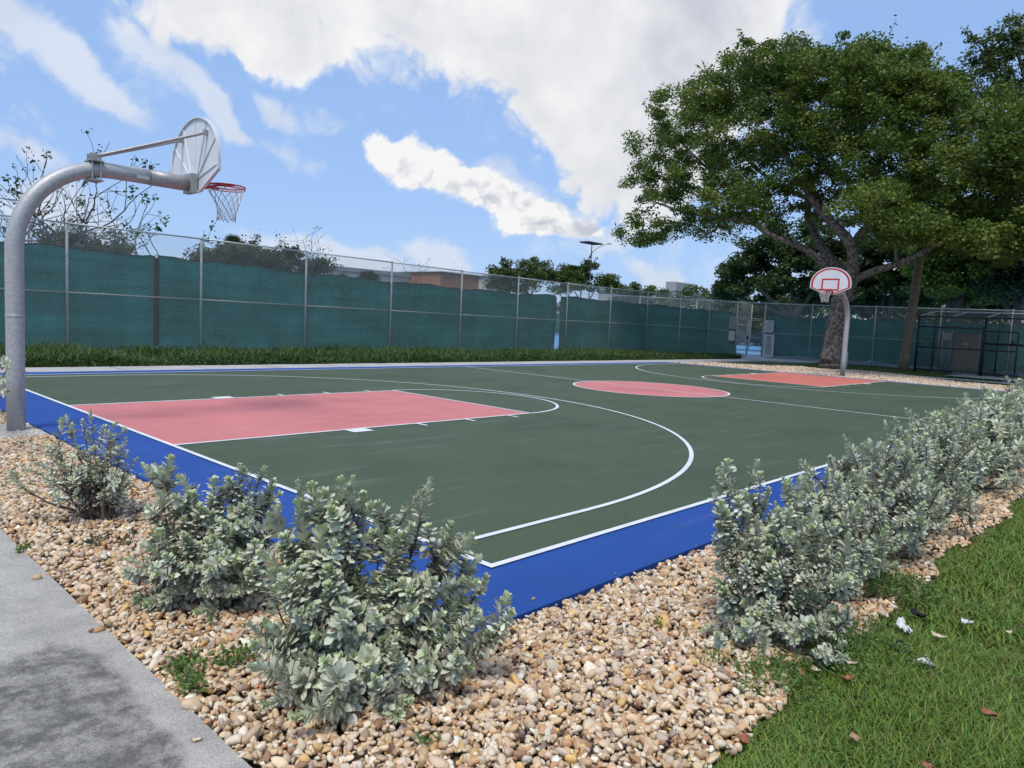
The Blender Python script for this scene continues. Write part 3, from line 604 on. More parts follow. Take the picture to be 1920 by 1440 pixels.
# signs
M_SIGN = mat('sign_white', (.50, .52, .53), .5, .06, 6); M_INK = mat('sign_print', (.14, .17, .17), .6, .1, 20); M_YEL = mat('sign_yellow', (.55, .50, .20), .6, .1, 20)
def sign(label, c, w, h, axis, lines, mt=M_SIGN, ink=M_INK, head=False, seed=1):
    c = np.array(c); o = empty('sign', tuple(c), label, 'sign', 'notice signs by the tennis gate')
    hx_, hy_ = (w/2, .006) if axis == 'x' else (.006, w/2)
    MB().box(c-[hx_, hy_, h/2], c+[hx_, hy_, h/2]).build('panel', mt, o)
    r_ = np.random.RandomState(seed); pm = MB()
    for k in range(lines):
        z = c[2]+h/2-h*(.12+.80*k/lines); ww = w*(.34+.36*r_.rand())*(.55 if k == 0 and head else 1); t = h*.014*(2.2 if (head and k == 0) else 1)
        # words: separate dashes along a line
        x = -ww/2
        while x < ww/2:
            l = w*(.04+.08*r_.rand()); e = min(x+l, ww/2)
            if axis == 'x': pm.box((c[0]+x, c[1]-.0095, z-t), (c[0]+e, c[1]-.0065, z+t))
            else: pm.box((c[0]-.0095, c[1]-e, z-t), (c[0]-.0065, c[1]-x, z+t))
            x = e+w*.02
    pm.build('print', ink, o); return o
q = at(1442, 612, 0, XF-.09); sign('small white notice fixed above the long white rules board', q, .56, .72, 'y', 9, seed=3, head=True)
q = at(1441, 648, 0, XF-.09); sign('long white rules board at the foot of the fence beside the gate', q, .66, 1.35, 'y', 17, seed=4, head=True)
pc, pd = np.array(fpts[-2]), np.array(fpts[-1])
def onf(t, z): qq = pc*(1-t)+pd*t; return np.array([qq[0]-.1, qq[1]-.05, z])
sign('grey upright notice on the windscreen just left of the gate', onf(.86, 1.95), .42, .75, 'y', 8, mat('sign_grey', (.26, .28, .29), .5, .1, 6), seed=5)
sign('small pale yellow notice under the grey one left of the gate', onf(.86, 1.15), .40, .58, 'y', 5, M_SIGN, M_YEL, seed=6)

# ---------------------------------------------------------------- hoops
def hoop(loc, sgn, label, yaw=0.):
    """loc = pole foot; the arm points to +x*sgn"""
    x0, y0 = loc; o = empty('basketball_hoop', (x0, y0, 0), label, 'hoop', 'basketball hoops on the court')
    X = lambda d: x0+sgn*d
    rz = 1.02; cx = .98; th_ = np.linspace(0, math.pi/2*.985, 22)
    P = [(X(0), y0, -.09), (X(0), y0, .6), (X(0), y0, 1.2), (X(0), y0, 1.85)]
    P += [(X(.98*(1-math.cos(t))), y0, 1.98+rz*math.sin(t)) for t in th_[1:]]
    P += [(X(1.2), y0, 3.003), (X(1.42), y0, 3.003)]
    MB().tube(P, .090, 28).build('pole', M_GALV, o, True)
    MB().tube([(X(0), y0, 1.245), (X(0), y0, 1.25), (X(0), y0, 1.275), (X(0), y0, 1.28)], [.090, .0925, .0925, .090], 28).build('weld_band', M_STEEL, o, True)
    s = MB().tube([(X(1.40), y0, 3.003), (X(1.93), y0, 3.003)], .094, 28); s.build('arm_sleeve', M_GREY, o, True)
    b = MB().box((X(1.42)-.02, y0-.012, 3.10), (X(1.42)+.02, y0+.012, 3.15)); b.build('bolt', M_RUST, o)
    MB().box((min(X(1.86), X(1.94)), y0-.12, 2.885), (max(X(1.86), X(1.94)), y0+.12, 3.125)).build('mount_plate', M_GREY, o)
    MB().box((X(1.30)-.07, y0-.0935, 2.955), (X(1.30)+.07, y0-.089, 2.995)).build('sticker', M_SIGN, o)
    # saddle clamp over the bend
    cl = MB(); cxx = X(.78); cz = 1.98+rz*math.sin(math.acos(1-.78/.98))
    cl.box((cxx-.05, y0-.07, cz+.088), (cxx+.10, y0+.07, cz+.112)); cl.box((cxx-.07, y0-.055, cz-.118), (cxx+.08, y0+.055, cz-.100))
    for s_ in (-1, 1): cl.box((cxx-.045, y0+s_*.055-.008, cz+.12), (cxx+.06, y0+s_*.055+.008, cz+.185))
    for dx in (-.035, .055):
        for s_ in (-1, 1): cl.tube([(cxx+dx, y0+s_*.102, cz-.135), (cxx+dx, y0+s_*.102, cz+.125)], .009, 6)
    cl.box((cxx-.06, y0-.118, cz+.093), (cxx+.085, y0+.118, cz+.104)); cl.box((cxx-.06, y0-.118, cz-.127), (cxx+.085, y0+.118, cz-.116))
    cl.build('clamp', M_GREY, o)
    # fan-shaped board
    bx = X(1.955); wB, zb = .70, 2.88
    out = [(-.70, 3.13), (-.18, 2.90), (.18, 2.90), (.70, 3.13)]
    t = np.linspace(0, math.pi, 34); out += [(.70*math.cos(a), 3.27+.57*math.sin(a)) for a in t]
    out = np.array(out)
    # inner offset outlines for the red band
    cen = np.array([0, 3.27])
    def ring(k): return cen+(out-cen)*k
    def slab(poly, xa, xb, mat_, name, par):
        n = len(poly); i = np.arange(n); j = (i+1) % n
        A = np.stack([np.full(n, xa), y0+poly[:, 0], poly[:, 1]], 1); B = np.stack([np.full(n, xb), y0+poly[:, 0], poly[:, 1]], 1)
        return MB().add(np.concatenate([A, B]), [i[None], (i[::-1]+n)[None], np.stack([i, j, j+n, i+n], 1)]).build(name, mat_, par)
    bd = slab(out, bx, bx+sgn*.02, M_WHITE, 'backboard', o)
    rb = MB(); n = len(out); i = np.arange(n); j = (i+1) % n            # raised rim and ribs on the back
    a, b2 = out, ring(.965)
    for xx in (bx-sgn*.022,):
        A = np.stack([np.full(n, xx), y0+a[:, 0], a[:, 1]], 1); B = np.stack([np.full(n, xx), y0+b2[:, 0], b2[:, 1]], 1)
        A2 = A+[sgn*.024, 0, 0]; B2 = B+[sgn*.0215, 0, 0]
        rb.add(np.concatenate([A, B, A2, B2]), [np.stack([i, j, j+n, i+n], 1), np.stack([i, i+2*n, j+2*n, j], 1), np.stack([i+n, j+n, j+3*n, i+3*n], 1)])
    hubz = 3.06
    for ya, za in [(-.60, 3.52), (-.34, 3.74), (0, 3.81), (.34, 3.74), (.60, 3.52), (-.66, 3.2), (.66, 3.2)]:
        rb.tube([(bx-sgn*.006, y0+.06*np.sign(ya), hubz), (bx-sgn*.004, y0+ya, za)], .009, 4)
    rb.build('stiffening_ribs', M_WHITE, bd)
    def band(name, A_, B_, xx):
        m_ = len(A_); i = np.arange(m_); j = (i+1) % m_
        V = np.concatenate([np.stack([np.full(m_, xx), y0+A_[:, 0], A_[:, 1]], 1), np.stack([np.full(m_, xx), y0+B_[:, 0], B_[:, 1]], 1)])
        MB().add(V, [np.stack([i, j, j+m_, i+m_], 1)]).build(name, M_REDP, bd)
    fx_ = bx+sgn*.0225
    band('border_stripe', ring(.95), ring(.855), fx_)
    sq = np.array([(-.305, 3.03), (.305, 3.03), (.305, 3.45), (-.305, 3.45)]); sqi = np.array([(-.25, 3.085), (.25, 3.085), (.25, 3.395), (-.25, 3.395)])
    band('target_square', sq, sqi, fx_)
    # two braces from the clamp to the board's shoulders
    for s_ in (-1, 1):
        a_ = np.array([cxx+sgn*.03, y0+s_*.055, cz+.16]); b_2 = np.array([bx-sgn*.02, y0+s_*.36, 3.60])
        MB().tube([a_, lerp(a_, b_2, .06), lerp(a_, b_2, .94), b_2], [.012, .019, .019, .012], 8).build('brace', M_GREY, o, True)
        MB().box(b_2-[.03, .022, .03], b_2+[.03, .022, .03]).build('brace_bracket', M_GREY, o)
    # rim
    rc = np.array([bx+sgn*.42, y0, 3.05]); a = np.linspace(0, 2*math.pi, 41)
    rm = MB(); rm.tube([(rc[0]+.229*math.cos(t), rc[1]+.229*math.sin(t), rc[2]) for t in a], .010, 8, False)
    rm.tube([(rc[0]+.229*math.cos(t), rc[1]+.229*math.sin(t), rc[2]-.03) for t in a], .008, 8, False)
    for s_ in (-1, 1):
        rm.tube([(bx+sgn*.02, y0+s_*.10, 3.03), (bx+sgn*.13, y0+s_*.11, 3.03), (rc[0]-sgn*.14, y0+s_*.185, 3.035), (rc[0], y0+s_*.235, 3.04)], .010, 6)
        rm.tube([(bx+sgn*.02, y0+s_*.08, 2.93), (rc[0]-sgn*.19, y0+s_*.14, 3.02)], .009, 6)
    rm.box((min(bx+sgn*.022, bx+sgn*.04), y0-.13, 2.91), (max(bx+sgn*.022, bx+sgn*.04), y0+.13, 3.07))
    rm.box((min(bx+sgn*.04, rc[0]-sgn*.2), y0-.11, 3.045), (max(bx+sgn*.04, rc[0]-sgn*.2), y0+.11, 3.052))
    R_ = rm.build('rim', M_REDP, o, True)
    # diamond net: 12 loops narrowing downwards
    nt = MB(); nl = 6; K_ = 12; rr = [.226, .196, .166, .140, .122, .112, .118]; zz = [3.02, 2.945, 2.87, 2.80, 2.73, 2.665, 2.60]
    for k in range(K_):
        for s_ in (1, -1):
            P = []
            for l in range(nl+1):
                a_ = (k+(.5*l)*s_)*2*math.pi/K_; wob = .012*math.sin(3*a_+l)
                P.append((rc[0]+(rr[l]+wob)*math.cos(a_)+.01*l/6, rc[1]+(rr[l]+wob)*math.sin(a_), zz[l]+.008*math.sin(k*2.1)))
            nt.tube(P, .0042, 5)
    nt.build('net', M_NET, R_, True)
    return o
hoop((-.965, 6.56), 1, 'near galvanised gooseneck hoop seen from behind its fan backboard')
hoop((25.04, 6.62), -1, 'far gooseneck hoop facing the camera with red outlined fan backboard')
tag(MB().box((-1.35, 6.1, -.06), (-.76, 7.05, -.006)).build('concrete_footing', M_CONC), 'square concrete footing under the near hoop pole', 'footing')

# ---------------------------------------------------------------- silver shrubs
LT = {}
def leaf_template(nl, hd=True):
    """obovate leaf, local axes: x along, y across, z normal"""
    V = []; 
    for i in range(nl+1):
        t = i/nl; w = .025+.27*t**.8*max(0, 1-t**5)**.5
        if i == 0: w = .03
        zc = -.16*t*t+.05*t
        V += [(t, -w, zc+.2*w), (t, 0, zc), (t, w, zc+.2*w)]
    F = []
    for i in range(nl):
        a = 3*i; F += [[a, a+1, a+4, a+3], [a+1, a+2, a+5, a+4]]
    return np.array(V), np.array(F)
M_SILV = mat('silver_leaf', (1, 1, 1), .62, .08, 40, attr=True, trans=.12, spec=.3)
M_TWIG = mat('grey_brown_twig', (.13, .10, .085), .9, .3, 30, .3, 60)
def leaves_along(P, T, ang0, size, open_, colr, tpl, mb):
    """P points, T stem tangents, ang0 azimuth, open_ angle from the stem"""
    V, F = tpl; n = len(P)
    ref = np.where(np.abs(T[:, 2:3]) < .95, np.array([[0, 0, 1.]]), np.array([[1., 0, 0]]))
    A = nrm(np.cross(T, ref)); B = np.cross(T, A)
    rad = A*np.cos(ang0)[:, None]+B*np.sin(ang0)[:, None]
    X = nrm(T*np.cos(open_)[:, None]+rad*np.sin(open_)[:, None]); Y = nrm(np.cross(T, rad)); Zn = np.cross(X, Y)
    tw = RS.normal(size=n)*.25; Y, Zn = Y*np.cos(tw)[:, None]+Zn*np.sin(tw)[:, None], Zn*np.cos(tw)[:, None]-Y*np.sin(tw)[:, None]
    Zn = -Zn; 
    # leaf normal should look up/inwards to the stem tip
    bend = .5+RS.rand(n)*1.3
    Q = P[:, None]+(V[None, :, 0:1]*X[:, None]+V[None, :, 1:2]*Y[:, None]*(.85+.3*RS.rand(n, 1, 1))+(V[None, :, 2:3]*bend[:, None, None])*(-Zn[:, None]))*size[:, None, None]
    k = len(V); cv = np.repeat(colr[:, None], k, 1)
    cv = cv*(1+.12*(np.arange(k) % 3 == 1))[None, :, None]
    mb.add(Q.reshape(-1, 3), (F[None]+(np.arange(n)*k)[:, None, None]).reshape(-1, 4), cv.reshape(-1, 3))
def ln0(d): return min(1.1, 1.5*float(np.linalg.norm(d)))
def bez(a, b, c, n):
    t = np.linspace(0, 1, n)[:, None]; return (1-t)**2*a+2*t*(1-t)*b+t*t*c
def shrub(label, base, tips, nleaf=30, size=.052, lod=4, lateral=2, leafy=.26, dead=0, cat='shrub', group='silver leaved shrubs in the pebble beds', dull=1.):
    base = np.array(base, float); root = empty('silver_shrub', tuple(base), label, cat, group)
    tpl = leaf_template(lod); st = MB(); lf = MB(); shoots = []
    for tp in tips:
        tp = np.array(tp, float); d = tp-base; hd = np.array([d[0], d[1], 0]); foot = base+np.array([*(RS.normal(size=2)*.03), 0])
        ctrl = foot+hd*(.15+.65*RS.rand())+np.array([0, 0, max(d[2]*(.2+.45*RS.rand()), .02)])
        c = bez(foot, ctrl, tp, 12); wv = RS.normal(size=(2, 3))*.035*ln0(d); t_ = np.linspace(0, 1, 12)[:, None]; c = c+wv[0]*np.sin(t_*3.14)+wv[1]*np.sin(t_*6.28); c[1:-1] += RS.normal(size=(10, 3))*.004
        ln_ = np.linalg.norm(np.diff(c, axis=0), axis=1).sum(); st.tube(c, np.linspace(.0075+.006*RS.rand(), .0022, 12), 5)
        shoots.append((c, ln_, min(leafy*(.7+.6*RS.rand()), ln_*.75), 1.))
        for k in range(lateral+(RS.rand() < .5)):
            i = RS.randint(4, 10); o = c[i]; dr = nrm(nrm(c[i+1]-c[i])*.7+RS.normal(size=3)*[.55, .55, .25]+np.array([0, 0, .35])); l = .08+.12*RS.rand()
            e = o+dr*l; e[2] = max(e[2], .02); cc = bez(o, o+dr*l*.5+[0, 0, -.01], e, 6); st.tube(cc, np.linspace(.004, .0018, 6), 4); shoots.append((cc, l, l*.85, .9))
    for (c, ln_, lv, sc_) in shoots:
        shf = RS.uniform(.78, 1.28); opf = RS.uniform(-6, 14)
        sl = np.concatenate([[0], np.cumsum(np.linalg.norm(np.diff(c, axis=0), axis=1))]); n = max(12, int(nleaf*1.75*lv/.2/shf**.7))
        t = np.concatenate([RS.rand(int(n*.8))**.75, np.ones(n-int(n*.8))*.985+RS.rand(n-int(n*.8))*.015]); t.sort()
        s = sl[-1]-lv+t*lv; P = np.stack([np.interp(s, sl, c[:, k]) for k in range(3)], 1); T = nrm(np.stack([np.interp(s, sl, np.gradient(c[:, k])) for k in range(3)], 1)+[0, 0, .0])
        az = np.arange(n)*2.39996+RS.rand()*6; op = np.radians(18+opf+56*(1-t**2.2)+RS.normal(size=n)*11); op = np.maximum(op, .12)
        sz = size*sc_*shf*(.62+.5*(1-t**4))*(.75+.5*RS.rand(n))
        young = np.clip((t-.80)/.2, 0, 1)[:, None]*(.35+.65*RS.rand())
        base_c = np.array([.58, .60, .44])*RS.uniform(.88, 1.1)*(.62+.58*RS.rand(n, 1)); new_c = np.array([.56, .63, .34])
        cl = base_c*(1-young)+new_c*young; blu = RS.rand(n) < .3; cl[blu] *= np.array([.95, .99, 1.1])
        old = (RS.rand(n) < dead+.05) & (t < .6); cl[old] = np.array([.17, .13, .11])
        leaves_along(P, T, az, sz, op, cl*dull, tpl, lf)
    for k in range(int(10+60*dead)):
        a = RS.rand()*6.28; l = .12+.22*RS.rand(); e = base+np.array([math.cos(a)*l, math.sin(a)*l, .06+.25*RS.rand()]); q_ = bez(base+RS.normal(size=3)*[.03, .03, 0], base+(e-base)*.6+RS.normal(size=3)*.05, e, 6); st.tube(q_, np.linspace(.004, .0012, 6), 4)
        for w_ in range(3): o_ = q_[2+w_]; st.tube([o_, o_+RS.normal(size=3)*.04+[0, 0, .02], o_+RS.normal(size=3)*.07+[0, 0, .03]], [.0018, .0013, .0008], 3)
    st.build('stem', M_TWIG, root, True); lf.build('foliage', M_SILV, root, True); return root
def tips_px(lst, d0, spread=.12):
    return [dep(u, v, d0+(dd if dd is not None else 0)+RS.uniform(-spread, spread)*.5) for (u, v, dd) in lst]
def fill(center, rx, ry_, z0, z1, n, dense=1.):
    out = []
    while len(out) < n:
        a = RS.rand()*6.28; r = RS.rand()**.5; t = RS.rand(); zz = z0+(z1-z0)*t
        out.append((center[0]+rx*r*math.cos(a)*(1-.25*t), center[1]+ry_*r*math.sin(a)*(1-.25*t), zz*(1-.25*r*r)))
    return out
def D(x, y, z=0.): return float((np.array([x, y, z])-CAMP)@_F)
# front shrub in the corner bed
B3 = (-1.27, -.55); d3 = D(*B3, .25)
t3 = tips_px([(585, 915, .05), (560, 910, .12), (640, 905, .1), (625, 960, -.05), (535, 1010, -.1), (700, 955, .1), (790, 925, .12), (805, 905, .15), (845, 990, .1), (880, 1010, .1), (770, 990, .05), (735, 1000, 0), (650, 1010, .05),
  (590, 1060, -.1), (530, 1100, -.18), (560, 1150, -.2), (480, 1210, -.28), (510, 1180, -.2), (600, 1190, -.28), (640, 1240, -.32), (500, 1320, -.4), (560, 1340, -.42), (620, 1310, -.4), (590, 1290, -.35), (690, 1240, -.25), (740, 1220, -.2),
  (760, 1310, -.35), (745, 1340, -.38), (800, 1260, -.22), (860, 1230, -.15), (915, 1190, -.1), (890, 1150, -.02), (860, 1090, .02), (800, 1080, 0), (770, 1110, -.05), (830, 1040, .08), (895, 1050, .12), (910, 1085, .1), (940, 1170, -.05), (850, 1130, 0), (610, 1120, -.15), (660, 1180, -.22), (760, 1060, .05), (820, 1180, -.1), (880, 1250, -.15)], d3, .16)
shrub('large silver leaved shrub in the foreground corner, nearest the camera', (*B3, -.03), t3+tips_px([(560, 950, 0), (600, 1000, -.05), (680, 930, .1), (660, 900, .12), (610, 930, .05), (720, 960, .08), (555, 1060, -.1), (620, 1070, -.12), (830, 1000, .1), (750, 1010, .05)], d3, .16)+tips_px([(520, 960, .05), (535, 1030, 0), (510, 1080, -.1), (545, 1130, -.15), (500, 1170, -.2), (560, 1230, -.3), (480, 1250, -.3)], d3, .16)+fill(B3, .30, .24, .08, .40, 18), 50, .048, 5, 2, .27, .05)
B2 = (-1.36, .62); d2 = D(*B2, .25)
t2_ = tips_px([(320, 865, .15), (290, 880, .2), (340, 900, .1), (300, 930, .05), (350, 930, 0), (400, 905, .1), (450, 875, .15), (495, 880, .15), (510, 905, .15), (470, 930, .05), (430, 960, 0), (380, 960, -.05), (330, 960, 0), (350, 1010, -.15), (400, 1010, -.15), (450, 1000, -.1), (500, 985, 0), (520, 960, .05), (440, 1050, -.2), (390, 1065, -.25), (480, 1060, -.15), (300, 1000, -.05), (270, 1020, -.05), (245, 1050, -.1), (290, 1070, -.15), (330, 1080, -.2), (260, 1130, -.2), (280, 1130, -.2), (380, 1110, -.28), (440, 1110, -.25), (375, 1145, -.32), (395, 1160, -.33), (500, 1110, -.15), (250, 1080, -.15), (340, 1040, -.1), (420, 920, .1)], d2, .2)
shrub('wide silver leaved shrub with a dark dry lower side, left of the front one', (*B2, -.03), t2_+tips_px([(310, 990, -.05), (360, 930, .05), (420, 1000, -.1), (470, 970, 0), (430, 900, .1), (520, 930, .1), (350, 1080, -.2), (300, 1110, -.2)], d2, .2)+fill(B2, .30, .28, .08, .4, 24), 44, .046, 5, 2, .24, .22)
B1 = (-1.36, 2.45); d1 = D(*B1, .25)
t1_ = tips_px([(170, 775, .1), (155, 790, .1), (115, 790, .05), (135, 800, 0), (195, 800, .1), (215, 795, .12), (235, 825, .1), (220, 840, .05), (180, 840, 0), (150, 850, -.05), (110, 830, -.05), (85, 835, -.1), (70, 870, -.15), (50, 880, -.2), (30, 890, -.25), (110, 870, -.1), (140, 880, -.1), (90, 905, -.15), (150, 920, -.1), (230, 890, .05), (235, 910, .05), (215, 920, 0), (100, 930, -.15), (190, 870, 0), (205, 810, .1), (165, 815, .05)], d1, .2)
shrub('small open silver shrub beside the near hoop pole', (*B1, -.03), t1_+fill(B1, .22, .2, .1, .4, 10), 24, .042, 4, 2, .18, .12)
# shrubs right of the corner
R1 = (.50, -1.52); dr = D(*R1, .25)
tr = tips_px([(1350, 885, .1), (1365, 870, .15), (1420, 870, .2), (1425, 890, .15), (1340, 920, .05), (1360, 950, 0), (1375, 990, 0), (1355, 1000, -.05), (1395, 930, .05), (1440, 920, .1), (1480, 905, .15), (1500, 930, .1), (1530, 960, .05), (1460, 960, .0), (1420, 975, -.05), (1440, 1010, -.1), (1480, 1000, -.1), (1520, 990, -.1), (1560, 985, -.05), (1590, 1010, -.1), (1550, 1040, -.15), (1500, 1050, -.2), (1450, 1060, -.2), (1400, 1040, -.1), (1370, 1070, -.1), (1340, 1085, -.1), (1360, 1110, -.15), (1400, 1130, -.2), (1320, 1180, -.15), (1345, 1190, -.18), (1390, 1190, -.25), (1430, 1220, -.3), (1480, 1180, -.3), (1520, 1170, -.3), (1530, 1220, -.35), (1560, 1190, -.3), (1590, 1140, -.2), (1600, 1090, -.15), (1620, 1060, -.1), (1570, 1090, -.2), (1500, 1110, -.25), (1640, 1030, 0), (1600, 960, .1)], dr, .2)
shrub('open silver shrub with bare stems at the near end of the right hedge', (*R1, -.03), tr+fill(R1, .28, .24, .1, .45, 10), 42, .043, 5, 2, .24, .06)
hp = [(1.42, -1.42, .66, .44), (2.3, -1.42, .76, .50), (3.3, -1.36, .78, .54), (4.4, -1.32, .84, .56), (5.6, -1.3, .86, .6), (6.7, -1.28, .9, .6), (7.7, -1.2, .88, .62), (9.2, -1.2, .9, .65), (10.9, -1.2, .9, .7), (12.8, -1.2, .92, .75), (14.9, -1.2, .95, .8), (17.2, -1.2, .95, .8), (19.8, -1.2, .9, .8)]
ordn = ['second', 'third', 'fourth', 'fifth', 'sixth', 'seventh', 'eighth', 'ninth', 'tenth', 'eleventh', 'twelfth', 'thirteenth', 'last']
for i, (x, y, h, r) in enumerate(hp):
    n = 52 if i < 5 else 48; T_ = []
    for k in range(n):
        a = RS.rand()*6.28; e = RS.rand()**.7; rr_ = r*(.3+.78*e); z = h*(1-.66*e**1.6)*(.78+.4*RS.rand())
        T_.append((x+rr_*math.cos(a), y+rr_*math.sin(a)*.85, z))
    shrub('%s silver shrub from the near end of the hedge along the right sideline' % ordn[i], (x, y, -.03), T_, 38 if i < 4 else 19, .043 if i < 4 else .062+.003*i, 3 if i < 4 else 2, 2 if i < 5 else 1, .26, .05)
q = at(1890, 745, 1, -1.0)
shrub('small green shrub at the far corner of the pebble bed', (24.5, -.9, -.03), fill((24.5, -.9), .45, .45, .3, .75, 30), 12, .09, 2, 1, .3, 0, dull=.55)
q = at(-30, 760, 2, 0); shrub('silver sprig showing at the left edge of the picture', (q[0], q[1], -.03), [dep(6, 672, 6.6), dep(12, 684, 6.6), dep(-10, 690, 6.7), dep(2, 712, 6.5), dep(6, 730, 6.5), dep(-30, 720, 6.6), dep(-50, 700, 6.6), dep(-60, 740, 6.6)], 20, .05, 3, 1, .18, .05)

# low green weeds in the pebbles
M_WEED = mat('weed_leaf', (1, 1, 1), .6, .1, 30, attr=True, trans=.25)
def weed_patch(c, r, n, size, colr, hgt=.03, asp=1.):
    mb = MB(); nc = max(4, int(n/60)); ca = RS.normal(size=(nc, 2))*r*.42; k = RS.randint(0, nc, n); P = np.stack([c[0]+ca[k, 0]+r*RS.uniform(-.2, .2, n), c[1]+ca[k, 1]+r*RS.uniform(-.2, .2, n), RS.rand(n)*hgt-.012], 1)
    T = nrm(RS.normal(size=(n, 3))*[1, 1, .4]+[0, 0, .7]); leaves_along(P, T, RS.rand(n)*6.28, size*(.6+.8*RS.rand(n)), np.radians(55+25*RS.rand(n)), np.array(colr)*(.6+.8*RS.rand(n, 1)), leaf_template(3), mb)
    return mb
for (lab, u, v, r, n, s, h) in [('green broadleaf weeds at the edge of the concrete path', 370, 1268, .20, 420, .030, .06), ('flat patch of dark ground cover weeds between the shrubs', 222, 1010, .22, 300, .016, .02),
        ('small bright weed by the path edge', 50, 1035, .07, 90, .02, .03), ('little weed tuft on the open pebbles', 1235, 1172, .05, 50, .02, .03), ('green weeds under the first right shrub', 1570, 1200, .40, 2600, .020, .04),
        ('pale green clover patch at the corner of the lawn', 1440, 1275, .32, 1900, .017, .035), ('green weeds under the hedge near the second shrub', 1690, 1105, .34, 2200, .022, .05), ('small weeds at the bottom among the pebbles', 800, 1400, .05, 60, .018, .03), ('tiny weed clump near the lower shrub sprig', 1190, 975, .06, 50, .015, .02)]:
    q = at(u, v, 2, -.02); tag(weed_patch(q, r, n, s, (.12, .20, .045) if 'dark' not in lab else (.045, .075, .03), h).build('weed_patch', M_WEED), lab, 'weeds', kind='stuff')

# fallen leaves and scraps
def scrap(name, label, cat, u, v, w, h, colr, z=-.0, curl=.35, yaw=None, n=6, rag=.15, group=None):
    q = at(u, v, 2, z); a = RS.rand()*3.14 if yaw is None else yaw; R_ = np.random.RandomState(int(u*7+v)); V = []
    for i in range(n+1):
        for j in range(n+1):
            s, t = i/n*2-1, j/n*2-1; k = math.sqrt(max(0, 1-abs(s)**2.2)); x = s*w/2; y = t*h/2*k*(1+rag*R_.normal())+h*.15*math.sin(s*3)
            zz = curl*w*(s*s*.5)+.18*h*abs(t)-.004+R_.normal()*.002*w/.04
            V.append((x*math.cos(a)-y*math.sin(a), x*math.sin(a)+y*math.cos(a), zz))
    V = np.array(V)+q; idx = lambda i, j: i*(n+1)+j; F = [[idx(i, j), idx(i+1, j), idx(i+1, j+1), idx(i, j+1)] for i in range(n) for j in range(n)]
    V2 = V-[0, 0, .0012]
    o = MB().add(V, [F]).add(V2, [[f[::-1] for f in F]]).build(name, colr, None, True, shift=tuple(q)); tag(o, label, cat, group)
M_DRY = mat('dry_leaf', (.34, .21, .12), .8, .25, 60); M_DRYR = mat('rusty_leaf', (.30, .11, .06), .8, .25, 60); M_PAPER = mat('paper_scrap', (.62, .61, .64), .8, .12, 30); M_BLS = mat('black_scrap', (.008, .01, .014), .9, .1, 20); M_TAN = mat('tan_leaf', (.55, .46, .32), .8, .2, 50)
scrap('paper_scrap', 'long torn white paper scrap at the grass edge', 'litter', 1695, 1178, .17, .05, M_PAPER, .0, .2, .35, 8, .3)
scrap('paper_scrap', 'small crumpled white scrap deep in the lawn', 'litter', 1738, 1246, .07, .06, M_PAPER, .0, .6, .5, 6, .5)
scrap('paper_scrap', 'tiny white scrap far up the lawn', 'litter', 1813, 1168, .06, .05, M_PAPER, .0, .6, 1.4, 6, .5)
scrap('cloth_scrap', 'black flat scrap lying in the grass below the paper', 'litter', 1686, 1216, .14, .07, M_BLS, -.005, .1, .2, 6, .3)
scrap('cloth_scrap', 'black scrap beside the pebbles above the paper', 'litter', 1722, 1152, .10, .05, M_BLS, .0, .2, 1.0, 6, .3)
for (lab, u, v, w, h, mt, z) in [('pale curled leaf on the lawn left of the black scrap', 1596, 1243, .075, .03, M_TAN, .01), ('brown leaf on the lawn under the pale curled leaf', 1590, 1272, .06, .04, M_DRYR, .0), ('tan leaf on the lawn right of the paper scrap', 1760, 1192, .08, .03, M_TAN, .01), ('cream leaf at the right of the lawn', 1891, 1186, .05, .03, M_TAN, .01),
        ('rusty leaf low in the grass at the right', 1855, 1338, .06, .045, M_DRYR, .01), ('brown leaf near the bottom of the lawn', 1604, 1383, .05, .03, M_DRY, .005), ('reddish leaf cut by the bottom of the picture', 1740, 1436, .04, .03, M_DRYR, .005), ('tan crumb of leaf lying on the concrete path', 368, 1387, .035, .025, M_TAN, -.008), ('dead leaf under the first right shrub', 1500, 1262, .06, .035, M_DRY, -.01), ('dry leaf beside the purple pebbles near the lawn corner', 1530, 1255, .05, .03, M_TAN, .0), ('brown leaf on the pebbles near the lawn corner', 1395, 1388, .06, .04, M_DRYR, -.005), ('grey green fallen leaf on the open pebbles', 1075, 1362, .05, .02, M_SILV if False else M_TAN, -.0)]:
    scrap('fallen_leaf', lab, 'leaf', u, v, w, h, mt, z, .3)
for (lab, u, v, s, c) in [('orange pebble strayed onto the concrete path', 186, 1180, .022, (.42, .24, .11)), ('dark red pebble touching the stray orange one on the path', 172, 1182, .014, (.20, .12, .10)), ('golden pebble lying on the path edge further up', 70, 1083, .022, (.48, .34, .16))]:
    t1q, f1q = stone_templates(2, 1); q = at(u, v, 2, -.005); tag(MB().add(t1q[0]*s, f1q).build('pebble', mat('stray_pebble', c, .7, .15, 40), None, True, shift=None), lab, 'pebble').location = tuple(q)

